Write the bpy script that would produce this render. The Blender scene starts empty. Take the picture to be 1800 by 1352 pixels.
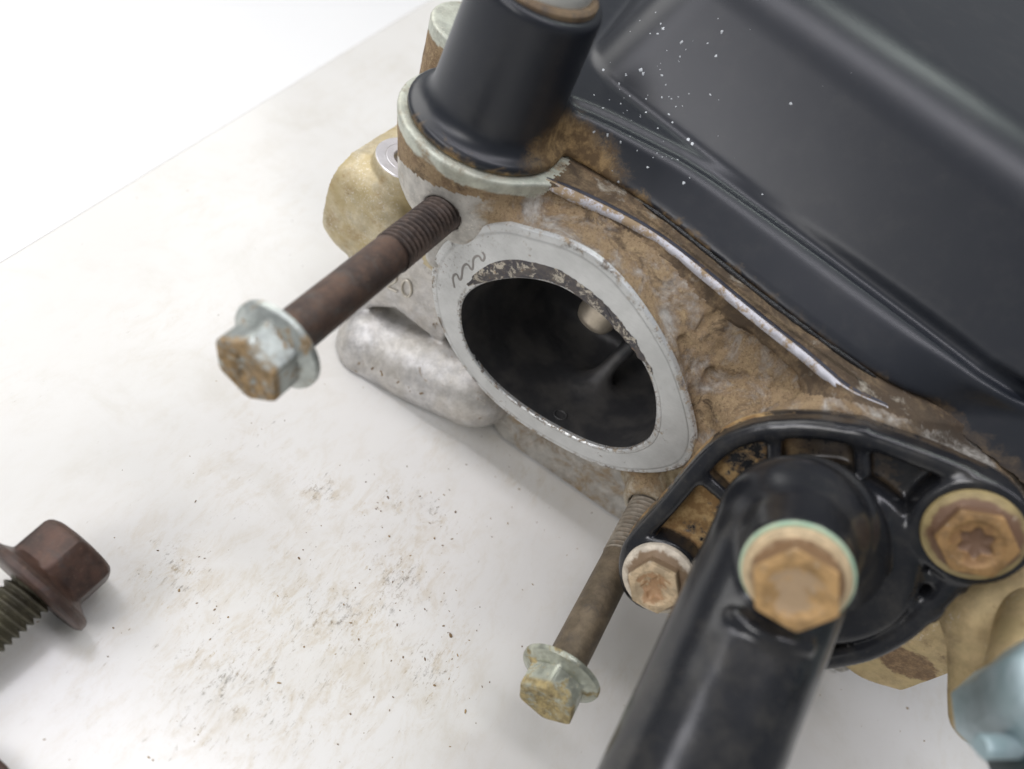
import bpy, math, random
import numpy as np
from mathutils import Matrix, Vector
random.seed(7); rng = np.random.default_rng(7)
scene = bpy.context.scene

# ------------------------------------------------------------------ camera (1 unit = 1 cm)
# world: X along the port face, Y into the head, Z up from the table
F = 1300.0
ax = np.array([.817, -.570, .0865]); ax /= np.linalg.norm(ax)
ay = np.array([.479, .587, -.654]); ay -= ay.dot(ax) * ax; ay /= np.linalg.norm(ay)
az = np.cross(ax, ay)
R = np.array([ax, ay, az])
def ray(px, py): return R @ np.array([(px - 900) / F, (676 - py) / F, -1.0])
CAM = -16.5 * ray(1000, 640)
def on_z(px, py, z): v = ray(px, py); return CAM + v * ((z - CAM[2]) / v[2])
def on_y(px, py, y): v = ray(px, py); return CAM + v * ((y - CAM[1]) / v[1])
def at_depth(px, py, t): return CAM + ray(px, py) * t
def on_plane(px, py, p, n): v = ray(px, py); return CAM + v * (np.dot(p - CAM, n) / np.dot(v, n))

cam_d = bpy.data.cameras.new('camera'); cam = bpy.data.objects.new('camera', cam_d)
scene.collection.objects.link(cam); scene.camera = cam
M4 = np.eye(4); M4[:3, :3] = R; M4[:3, 3] = CAM
cam.matrix_world = Matrix(M4.tolist())
cam_d.sensor_width = 100; cam_d.lens = 100 * F / 1800
cam_d.clip_start = .1; cam_d.clip_end = 2000
cam_d.dof.use_dof = True; cam_d.dof.focus_distance = 16.6
cam_d.dof.aperture_fstop = (cam_d.lens * .001) / (2 * .135)

# ------------------------------------------------------------------ light: bright workshop, two ceiling lamps and a window side
TZ = -5.0
world = bpy.data.worlds.new('World'); scene.world = world; world.use_nodes = True
bgn = world.node_tree.nodes['Background']
bgn.inputs[0].default_value = (.93, .96, 1, 1); bgn.inputs[1].default_value = .22
def area(name, loc, target, sx, sy, power, col=(1, 1, 1)):
    l = bpy.data.lights.new(name, 'AREA'); l.shape = 'RECTANGLE'; l.size = sx; l.size_y = sy
    l.energy = power; l.color = col
    o = bpy.data.objects.new(name, l); scene.collection.objects.link(o)
    o.location = loc
    o.rotation_euler = (Vector(target) - Vector(loc)).to_track_quat('-Z', 'Y').to_euler()
    return o
area('window_light', (-95, 35, 70), (0, 2, -2), 110, 80, 78000, (1, .985, .96))
area('ceiling_light', (3, 2, 140), (3, 2, 0), 150, 20, 82000, (.95, .93, 1))
area('front_light', (-75, -75, 95), (2, 0, 0), 90, 34, 52000, (.96, .95, 1))
area('front_light', (-30, -95, 66), (2, 0, 0), 40, 22, 26000, (1, .98, .97))  # added fill lamp, brightens the inside of the port bore
area('ceiling_lamp', (12, 90, 122), (2, 2, -3), 20, 13, 13000, (.90, 1, .93))
area('ceiling_lamp', (-6, 74, 130), (1, 0, -3), 18, 12, 11000, (.92, 1, .94))
scene.view_settings.view_transform = 'Standard'
scene.view_settings.look = 'None'
scene.view_settings.exposure = .12
scene.cycles.max_bounces = 6; scene.cycles.use_denoising = True

# ------------------------------------------------------------------ object helpers
def link(o, parent=None):
    scene.collection.objects.link(o)
    if parent is not None: o.parent = parent
    return o
def tag(o, label=None, cat=None, group=None, kind=None):
    for k, v in (('label', label), ('category', cat), ('group', group), ('kind', kind)):
        if v: o[k] = v
    return o
def empty(name, loc=(0, 0, 0), mat=None):
    o = bpy.data.objects.new(name, None); scene.collection.objects.link(o)
    if mat is not None: o.matrix_world = mat
    else: o.location = loc
    return o
def mesh_np(name, V, Q, mat, parent=None, smooth=True, normals=None):
    me = bpy.data.meshes.new(name)
    V = np.asarray(V, np.float32)
    if isinstance(Q, np.ndarray):
        k = Q.shape[1]
        me.vertices.add(len(V)); me.vertices.foreach_set('co', V.ravel())
        me.loops.add(Q.size); me.loops.foreach_set('vertex_index', Q.astype(np.int32).ravel())
        me.polygons.add(len(Q)); me.polygons.foreach_set('loop_start', np.arange(0, Q.size, k, dtype=np.int32))
        me.update(calc_edges=True); me.validate()
    else:
        me.from_pydata(V.tolist(), [], Q)
    if smooth: me.polygons.foreach_set('use_smooth', np.ones(len(me.polygons), bool))
    if normals is not None: me.normals_split_custom_set_from_vertices(normals.tolist())
    if mat: me.materials.append(mat)
    return link(bpy.data.objects.new(name, me), parent)
def frame_matrix(o, n, up):
    n = np.array(n, float); n /= np.linalg.norm(n)
    x = np.cross(up, n); x /= np.linalg.norm(x); y = np.cross(n, x)
    m = np.eye(4); m[:3, 0] = x; m[:3, 1] = y; m[:3, 2] = n; m[:3, 3] = o
    return m

# ------------------------------------------------------------------ distance-field modelling
def smooth_poly(p, it=2, closed=True):
    p = np.array(p, float)
    for _ in range(it):
        if closed:
            q = np.roll(p, -1, 0); p = np.stack([.75 * p + .25 * q, .25 * p + .75 * q], 1).reshape(-1, p.shape[1])
        else:
            a, b = p[:-1], p[1:]
            p = np.vstack([p[:1], np.stack([.75 * a + .25 * b, .25 * a + .75 * b], 1).reshape(-1, p.shape[1]), p[-1:]])
    return p
def poly2(P, a, b):
    a, b = np.broadcast_arrays(a, b); d = np.full(a.shape, 1e9, np.float32); s = np.ones(a.shape, np.float32)
    n = len(P)
    for i in range(n):
        x0, y0 = P[i]; x1, y1 = P[(i + 1) % n]
        ex, ey = x1 - x0, y1 - y0; wx, wy = a - x0, b - y0
        L = ex * ex + ey * ey
        if L < 1e-12: continue
        t = np.clip((wx * ex + wy * ey) / L, 0, 1)
        d = np.minimum(d, (wx - ex * t) ** 2 + (wy - ey * t) ** 2)
        c1 = b >= y0; c2 = b < y1; c3 = ex * wy > ey * wx
        s = np.where((c1 & c2 & c3) | (~c1 & ~c2 & ~c3), -s, s)
    return (s * np.sqrt(d)).astype(np.float32)
class Grid:
    def __init__(g, lo, hi, h):
        g.lo = np.array(lo, np.float32); g.h = h
        n = [int((hi[i] - lo[i]) / h) + 2 for i in range(3)]; g.n = n
        g.x = (lo[0] + h * np.arange(n[0], dtype=np.float32))[:, None, None]
        g.y = (lo[1] + h * np.arange(n[1], dtype=np.float32))[None, :, None]
        g.z = (lo[2] + h * np.arange(n[2], dtype=np.float32))[None, None, :]
    def prism_y(g, P, y0, y1, r=.05):
        return g.ext(poly2(P, g.x, g.z), np.maximum(y0 - g.y, g.y - y1), r)
    def prism_z(g, P, z0, z1, r=.05):
        return g.ext(poly2(P, g.x, g.y), np.maximum(z0 - g.z, g.z - z1), r)
    def ext(g, d, e, r):
        a = d + r; b = e + r
        return (np.minimum(np.maximum(a, b), 0) + np.sqrt(np.maximum(a, 0) ** 2 + np.maximum(b, 0) ** 2) - r).astype(np.float32)
    def cyl(g, p0, p1, r0, r1=None, rd=.05):
        p0 = np.array(p0, float); p1 = np.array(p1, float); L = np.linalg.norm(p1 - p0); u = (p1 - p0) / L
        t = (g.x - p0[0]) * u[0] + (g.y - p0[1]) * u[1] + (g.z - p0[2]) * u[2]
        q = (g.x - p0[0]) ** 2 + (g.y - p0[1]) ** 2 + (g.z - p0[2]) ** 2 - t * t
        rr = r0 if r1 is None else r0 + (r1 - r0) * np.clip(t / L, 0, 1)
        return g.ext(np.sqrt(np.maximum(q, 0)) - rr, np.abs(t - L / 2) - L / 2, rd)
    def caps(g, p0, p1, r0, r1=None):
        p0 = np.array(p0, float); p1 = np.array(p1, float); e = p1 - p0; L2 = e.dot(e) + 1e-9
        t = np.clip(((g.x - p0[0]) * e[0] + (g.y - p0[1]) * e[1] + (g.z - p0[2]) * e[2]) / L2, 0, 1)
        rr = r0 if r1 is None else r0 + (r1 - r0) * t
        return (np.sqrt((g.x - p0[0] - e[0] * t) ** 2 + (g.y - p0[1] - e[1] * t) ** 2 + (g.z - p0[2] - e[2] * t) ** 2) - rr).astype(np.float32)
    def ell(g, c, r):
        q = np.sqrt(((g.x - c[0]) / r[0]) ** 2 + ((g.y - c[1]) / r[1]) ** 2 + ((g.z - c[2]) / r[2]) ** 2)
        return ((q - 1) * min(r)).astype(np.float32)
    def half(g, p, n):
        n = np.array(n, float); n /= np.linalg.norm(n)
        return ((g.x - p[0]) * n[0] + (g.y - p[1]) * n[1] + (g.z - p[2]) * n[2]).astype(np.float32)
    def box(g, c, half, rot=None, r=.05):
        X, Y, Z = g.x - c[0], g.y - c[1], g.z - c[2]
        if rot is not None:
            X, Y, Z = (rot[0, k] * X + rot[1, k] * Y + rot[2, k] * Z for k in range(3))
        q = [np.abs(v) - hh + r for v, hh in zip((X, Y, Z), half)]
        return (np.minimum(np.maximum(np.maximum(q[0], q[1]), q[2]), 0) + np.sqrt(np.maximum(q[0], 0) ** 2 + np.maximum(q[1], 0) ** 2 + np.maximum(q[2], 0) ** 2) - r).astype(np.float32)
    def noise(g, period, seed=0):
        r = np.random.default_rng(seed)
        m = [int(n * g.h / period) + 3 for n in g.n]
        A = r.uniform(-1, 1, m).astype(np.float32)
        for axis in range(3):
            t = np.arange(g.n[axis], dtype=np.float32) * g.h / period
            i = t.astype(int); f = t - i; f = f * f * (3 - 2 * f)
            sh = [1, 1, 1]; sh[axis] = -1; f = f.reshape(sh)
            A = np.take(A, i, axis) * (1 - f) + np.take(A, i + 1, axis) * f
        return A
    def sample(g, S, P):
        q = (np.asarray(P, np.float32) - g.lo) / g.h
        q = np.clip(q, 0, np.array(g.n) - 1.001); i = q.astype(int); f = q - i; out = 0
        for dx in (0, 1):
            for dy in (0, 1):
                for dz in (0, 1):
                    w = (f[..., 0] if dx else 1 - f[..., 0]) * (f[..., 1] if dy else 1 - f[..., 1]) * (f[..., 2] if dz else 1 - f[..., 2])
                    out = out + w * S[i[..., 0] + dx, i[..., 1] + dy, i[..., 2] + dz]
        return out
    def hit(g, S, px, py, M=None):
        """point on the modelled surface seen at a photo position"""
        v = ray(px, py); t = np.arange(7, 30, .015); P = CAM + v * t[:, None]
        if M is not None: P = (P - M[:3, 3]) @ M[:3, :3]
        hi = g.lo + np.array(g.n) * g.h
        ok = ((P > g.lo) & (P < hi)).all(1); s = np.where(ok, g.sample(S, P), 1)
        k = np.argmax(s < 0)
        return P[k] if s[k] < 0 else None
    def grad(g, S, P):
        e = g.h; G = np.stack([g.sample(S, P + d) - g.sample(S, P - d) for d in np.eye(3, dtype=np.float32) * e], 1)
        return G / (np.linalg.norm(G, axis=1, keepdims=True) + 1e-9)
    def nets(g, S):
        I = S < 0; n = g.n
        cnt = sum(I[a:n[0] - 1 + a, b:n[1] - 1 + b, c:n[2] - 1 + c].astype(np.int8) for a in (0, 1) for b in (0, 1) for c in (0, 1))
        act = (cnt > 0) & (cnt < 8); ci = np.argwhere(act)
        idx = np.full(act.shape, -1, np.int32); idx[act] = np.arange(len(ci))
        acc = np.zeros((len(ci), 3), np.float32); num = np.zeros(len(ci), np.float32)
        for axis in range(3):
            o1, o2 = [k for k in range(3) if k != axis]
            for u in (0, 1):
                for w in (0, 1):
                    a = ci.copy(); a[:, o1] += u; a[:, o2] += w; b = a.copy(); b[:, axis] += 1
                    va = S[a[:, 0], a[:, 1], a[:, 2]]; vb = S[b[:, 0], b[:, 1], b[:, 2]]
                    m = (va < 0) != (vb < 0); t = va / np.where(m, va - vb, 1)
                    p = a.astype(np.float32) - 0; p[:, axis] += t
                    acc[m] += p[m]; num[m] += 1
        V = g.lo + g.h * acc / num[:, None]
        Qs = []
        for axis in range(3):
            o1, o2 = (axis + 1) % 3, (axis + 2) % 3
            s0 = [slice(None)] * 3; s1 = [slice(None)] * 3; s0[axis] = slice(0, -1); s1[axis] = slice(1, None)
            A, B = I[tuple(s0)], I[tuple(s1)]
            e = np.argwhere(A != B)
            k = (e[:, o1] > 0) & (e[:, o2] > 0) & (e[:, o1] < n[o1] - 1) & (e[:, o2] < n[o2] - 1); e = e[k]
            out = A[e[:, 0], e[:, 1], e[:, 2]]
            def cell(d1, d2):
                c = e.copy(); c[:, o1] -= d1; c[:, o2] -= d2; return idx[c[:, 0], c[:, 1], c[:, 2]]
            q = np.stack([cell(1, 1), cell(0, 1), cell(0, 0), cell(1, 0)], 1)
            q[~out] = q[~out][:, ::-1]; Qs.append(q)
        return V, np.vstack(Qs)
def smin(a, b, k):
    h = np.maximum(k - np.abs(a - b), 0) / k; return np.minimum(a, b) - h * h * k * .25
def smax(a, b, k): return -smin(-a, -b, k)
def sdf_mesh(name, g, S, mat, parent=None):
    V, Q = g.nets(S); N = g.grad(S, V)
    return mesh_np(name, V, Q, mat, parent, normals=N)
def split_mesh(g, S, regions, parent):
    """regions: list of (name, field, material); every face goes to the region whose field is nearest"""
    V, Q = g.nets(S); N = g.grad(S, V)
    C = V[Q].mean(1); D = np.stack([g.sample(np.broadcast_to(f, S.shape), C) for _, f, _ in regions], 1)
    D = D + np.random.default_rng(1).normal(0, .012, D.shape); L = D.argmin(1); res = []
    for k, (name, _, mat) in enumerate(regions):
        q = Q[L == k]
        if len(q) < 30: continue
        u, inv = np.unique(q, return_inverse=True)
        res.append(mesh_np(name, V[u], inv.reshape(-1, 4), mat, parent, normals=N[u]))
    return res

# ------------------------------------------------------------------ materials
class NT:
    def __init__(s, name):
        s.m = bpy.data.materials.new(name); s.m.use_nodes = True; s.t = s.m.node_tree; s.b = s.t.nodes['Principled BSDF']
        s.geo = s.n('ShaderNodeTexCoord').outputs['Object']
    def n(s, typ, **kw):
        x = s.t.nodes.new(typ)
        for k, v in kw.items(): setattr(x, k, v)
        return x
    def put(s, sock, v):
        if hasattr(v, 'is_linked') or isinstance(v, bpy.types.NodeSocket): s.t.links.new(v, sock)
        elif isinstance(v, (tuple, list)) and len(v) == 3 and sock.type == 'RGBA': sock.default_value = (*v, 1)
        else: sock.default_value = v
    def map(s, scale=(1, 1, 1), rot=(0, 0, 0), loc=(0, 0, 0), src=None):
        m = s.n('ShaderNodeMapping'); s.t.links.new(src or s.geo, m.inputs[0])
        m.inputs['Scale'].default_value = scale; m.inputs['Rotation'].default_value = rot; m.inputs['Location'].default_value = loc
        return m.outputs[0]
    def noise(s, scale, detail=6, rough=.6, dist=0, vec=None):
        x = s.n('ShaderNodeTexNoise'); s.t.links.new(vec or s.geo, x.inputs['Vector'])
        x.inputs['Scale'].default_value = scale; x.inputs['Detail'].default_value = detail
        x.inputs['Roughness'].default_value = rough; x.inputs['Distortion'].default_value = dist
        return x.outputs['Fac']
    def voro(s, scale, vec=None, feature='F1', rnd=1):
        x = s.n('ShaderNodeTexVoronoi', feature=feature); s.t.links.new(vec or s.geo, x.inputs['Vector'])
        x.inputs['Scale'].default_value = scale; x.inputs['Randomness'].default_value = rnd
        return x.outputs['Distance']
    def ramp(s, f, a, b, lo=0., hi=1.):
        x = s.n('ShaderNodeMapRange', interpolation_type='SMOOTHSTEP'); s.put(x.inputs[0], f)
        for i, v in enumerate((a, b, lo, hi)): x.inputs[i + 1].default_value = v
        return x.outputs[0]
    def math(s, op, a, b=0., clamp=False):
        x = s.n('ShaderNodeMath', operation=op, use_clamp=clamp); s.put(x.inputs[0], a); s.put(x.inputs[1], b)
        return x.outputs[0]
    def mul(s, a, b): return s.math('MULTIPLY', a, b)
    def add(s, a, b): return s.math('ADD', a, b)
    def mix(s, f, a, b):
        x = s.n('ShaderNodeMix', data_type='RGBA'); s.put(x.inputs['Factor'], f)
        s.put(x.inputs[6], a); s.put(x.inputs[7], b); return x.outputs[2]
    def mixf(s, f, a, b):
        x = s.n('ShaderNodeMix', data_type='FLOAT'); s.put(x.inputs['Factor'], f)
        s.put(x.inputs[2], a); s.put(x.inputs[3], b); return x.outputs[0]
    def xyz(s, src=None):
        x = s.n('ShaderNodeSeparateXYZ'); s.t.links.new(src or s.geo, x.inputs[0]); return x.outputs
    def blob(s, c, r):
        """soft spot centred at c (object space) with radii r"""
        v = s.map(scale=[1 / q for q in r], loc=[-a / q for a, q in zip(c, r)])
        x = s.n('ShaderNodeVectorMath', operation='LENGTH'); s.t.links.new(v, x.inputs[0])
        return x.outputs['Value']
    def out(s, col=None, rough=None, metal=None, bump=None, strength=.5, dist=.03, **kw):
        if col is not None: s.put(s.b.inputs['Base Color'], col)
        if rough is not None: s.put(s.b.inputs['Roughness'], rough)
        if metal is not None: s.put(s.b.inputs['Metallic'], metal)
        if bump is not None:
            b = s.n('ShaderNodeBump'); b.inputs['Strength'].default_value = strength; b.inputs['Distance'].default_value = dist
            s.put(b.inputs['Height'], bump); s.t.links.new(b.outputs[0], s.b.inputs['Normal'])
        for k, v in kw.items(): s.put(s.b.inputs[k.replace('_', ' ')], v)
        return s.m

DIRT = (.19, .122, .068); DIRT2 = (.33, .235, .135); DARKD = (.065, .042, .026); TAN = (.50, .38, .20)
def dirt_colour(s, vec=None):
    a = s.mix(s.ramp(s.noise(1.1, 9, .72, .3), .38, .60), DIRT, DIRT2)
    a = s.mix(s.mul(s.ramp(s.noise(9, 8, .85), .50, .66), .8), a, (.50, .38, .21))
    a = s.mix(s.mul(s.ramp(s.noise(15, 7, .85, .3), .53, .62), .75), a, (.085, .052, .026))
    a = s.mix(s.mul(s.ramp(s.noise(34, 4, .8), .57, .66), .7), a, (.56, .44, .28))
    a = s.mix(s.mul(s.ramp(s.noise(1.7, 10, .78, .8), .52, .66), .85), a, DARKD)
    return a
def mat_cast(name, alu=(.50, .48, .44), lo=.35, hi=.6, bias=0., yellow=0., grain=.5, region=False, zdirt=None, dark=0., rough=.5, metal=.45):
    """sand cast aluminium with caked brown dirt; dirt grows towards +X, +Z"""
    s = NT(name); x, y, z = s.xyz()[:3]
    cast = s.mix(s.ramp(s.noise(3, 7, .7), .3, .7), tuple(c * .8 for c in alu), tuple(min(1, c * 1.25) for c in alu))
    cast = s.mix(s.mul(s.ramp(s.noise(.9, 5, .6), .35, .65), yellow), cast, (.50, .40, .20))
    cast = s.mix(s.mul(s.ramp(s.noise(1.4, 9, .75), .5, .72), yellow), cast, (.36, .24, .10))
    speck = s.ramp(s.noise(13, 8, .8), .60, .66)
    cast = s.mix(s.mul(speck, .8), cast, (.22, .13, .055))
    cor = s.mul(s.ramp(s.noise(18, 5, .8), .56, .62), s.ramp(s.noise(1.2, 3, .5), .52, .6))
    cast = s.mix(s.mul(cor, .85), cast, (.74, .70, .62))
    m = s.add(s.noise(1.1, 10, .72, .4), bias)
    if zdirt: m = s.add(m, s.ramp(z, zdirt[0], zdirt[1], 0, .3))
    if region: m = s.add(m, 0)
    if region: m = s.add(m, s.add(s.ramp(x, -3.5, -2.8, -.3, 0), s.ramp(z, -3.0, -2.2, -.13, 0)))
    m = s.ramp(m, lo, hi)
    dc = dirt_colour(s)
    if name.startswith('cast_alloy_rail_muddy') or region: dc = s.mix(s.mul(s.ramp(x, 4.2, 7.0), s.ramp(s.noise(.9, 9, .75, .5), .30, .52)), dc, (.055, .04, .027))
    if dark: dc = s.mix(s.mul(s.ramp(s.noise(1.5, 8, .75, .5), .30, .60), dark), dc, (.075, .052, .033))
    col = s.mix(m, cast, dc)
    h = s.add(s.add(s.mul(s.noise(22, 6, .8), .6), s.mul(s.noise(48, 2, .6), .35)), s.mul(m, s.mul(s.noise(8, 10, .85), 2.6)))
    return s.out(col, s.mixf(m, rough, .88), s.mixf(m, metal, 0), h, grain, .05)
def mat_alu(name, col=(.66, .67, .66), rough=.38, dirt=.1, streak=(2, 2, 30)):
    s = NT(name)
    a = s.mix(s.ramp(s.noise(1.5, 5, .6), .3, .7), tuple(c * .90 for c in col), tuple(c * 1.06 for c in col))
    st = s.noise(6, 4, .6, vec=s.map(scale=streak, rot=(0, .5, 0)))
    a = s.mix(s.mul(s.ramp(st, .45, .7), .22), a, tuple(c * .72 for c in col))
    sp = s.mul(s.ramp(s.noise(9, 10, .82), .66 - dirt, .72 - dirt), s.ramp(s.noise(.8, 4, .6), .55, .66))
    a = s.mix(sp, a, (.20, .12, .06))
    sp2 = s.ramp(s.noise(26, 3, .6), .70, .74)
    a = s.mix(s.mul(sp2, .7), a, (.12, .08, .05))
    return s.out(a, s.mixf(sp, rough, .85), s.mixf(sp, .55, 0), s.add(s.mul(st, .3), s.mul(s.noise(16, 5, .7), .5)), .18, .02)
def mat_black(name, base=(.014, .015, .018), rough=.36, dust=.25, brown_z=None, extra=None):
    s = NT(name); x, y, z = s.xyz()[:3]
    a = s.mix(s.mul(s.ramp(s.noise(1.2, 9, .7), .45, .75), dust), base, (.10, .095, .085))
    r = s.mixf(s.noise(.8, 3, .5), rough, rough + .03)
    if brown_z is not None:
        m = s.ramp(s.add(s.mul(s.math('SUBTRACT', z, brown_z[0]), -1 / brown_z[1]), s.mul(s.noise(1.6, 9, .7, .5), 2.15)), .75, 1.25)
        if extra: m = s.math('MAXIMUM', s.mul(m, s.ramp(x, 3.5, -1.0, .25, 1)), extra(s))
        a = s.mix(m, a, s.mix(s.ramp(s.noise(4, 7, .7), .4, .65), (.12, .075, .035), (.33, .22, .10)))
        r = s.mixf(m, r, .85)
    return s.out(a, r, 0, s.noise(3, 3, .5), .05, .02)
def mat_rust(name, a=(.075, .050, .042), b=(.17, .095, .06), metal=.35, rough=.5, third=(.11, .10, .095)):
    s = NT(name)
    c = s.mix(s.ramp(s.noise(1.6, 8, .7), .35, .65), a, b)
    c = s.mix(s.mul(s.ramp(s.noise(2.7, 6, .7, .5), .5, .7), .7), c, third)
    c = s.mix(s.mul(s.ramp(s.noise(11, 8, .8), .56, .7), .6), c, (.26, .18, .12))
    return s.out(c, s.mixf(s.noise(4, 6, .7), rough - .12, rough + .2), metal, s.noise(14, 8, .75), .5, .03)
def mat_zinc(name, base=(.46, .50, .47), dirt=(.34, .22, .08), amount=.5, rough=.38, top=None, metal=.65):
    s = NT(name)
    c = s.mix(s.ramp(s.noise(2.2, 6, .7), .35, .65), tuple(v * .7 for v in base), tuple(v * 1.2 for v in base))
    m = s.ramp(s.noise(2.6, 9, .75, .4), .62 - amount * .3, .70 - amount * .22)
    if top is not None:   # dirt gathered in the dished top, local Z above top
        z = s.xyz()[2]; m = s.math('MAXIMUM', m, s.mul(s.ramp(z, top[0], top[1]), s.ramp(s.noise(3.4, 8, .7), .36, .52)))
    d = s.mix(s.ramp(s.noise(7, 7, .7), .4, .62), dirt, tuple(v * 1.8 for v in dirt))
    d = s.mix(s.mul(s.ramp(s.noise(4, 9, .8), .56, .66), .8), d, (.07, .045, .03))
    return s.out(s.mix(m, c, d), s.mixf(m, rough, .85), s.mixf(m, metal, 0), s.add(s.mul(s.noise(12, 7, .7), .6), s.mul(m, .5)), .3, .025)

m_cast_body = mat_cast('cast_alloy_muddy', bias=.06, region=True)
m_cast_low = mat_cast('cast_alloy_low', (.52, .47, .38), .44, .62, .0, .5)
def tan_boss():
    m = mat_cast('cast_alloy_tan', (.52, .40, .22), .54, .70, .0, .6, .4); s = NT.__new__(NT); s.m = m; s.t = m.node_tree; s.b = s.t.nodes['Principled BSDF']
    s.geo = next(n for n in s.t.nodes if n.type == 'TEX_COORD').outputs['Object']
    src = s.b.inputs['Base Color'].links[0].from_socket; p = on_y(1592, 1165, -.3)
    w = s.mul(s.math('SUBTRACT', s.noise(1.8, 7, .7), .5), 1.2)
    k = s.ramp(s.add(s.blob(tuple(p), (.68, 2, .50)), w), 1.1, .9)
    s.t.links.new(s.mix(s.mul(k, .85), src, s.mix(s.ramp(s.noise(8, 8, .8), .4, .65), (.12, .062, .035), (.30, .19, .10))), s.b.inputs['Base Color']); return m
m_cast_tan = tan_boss()
m_cast_ear = mat_cast('cast_alloy_yellowed', (.56, .50, .36), .60, .80, .0, .8, .4)
m_cast_barrel = mat_cast('cast_alloy_silver', (.54, .53, .52), .60, .67, .0, .15, .4, rough=.34, metal=.7)
m_cast_mud = mat_cast('cast_alloy_rail_muddy', (.50, .46, .38), .36, .5, .06, 0, .5, dark=.95)
m_cast_boss = mat_cast('cast_alloy_grey_green', (.50, .52, .45), .56, .70, .02, .1, .3, zdirt=(2.88, 2.64))
m_cast_rail = mat_cast('cast_alloy_rail', (.56, .56, .52), .46, .58, .02, .15, .35)
m_face = mat_alu('machined_alloy', (.60, .61, .60), .42, .08, (1.5, 1.5, 14))
m_black = mat_black('black_plastic', dust=.3)
m_cover = mat_black('black_cover_paint', (.016, .018, .021), .40, .22, (2.9, .55))
m_rust = mat_rust('rusty_steel', (.060, .043, .037), (.135, .082, .058), third=(.10, .092, .085))
m_rust2 = mat_rust('dark_rusty_steel', (.042, .026, .021), (.105, .056, .04), .25, .34, (.07, .055, .05))
m_tan = mat_rust('dirty_steel_shank', (.12, .095, .065), (.23, .18, .12), .4, .5, (.10, .085, .07))

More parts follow.
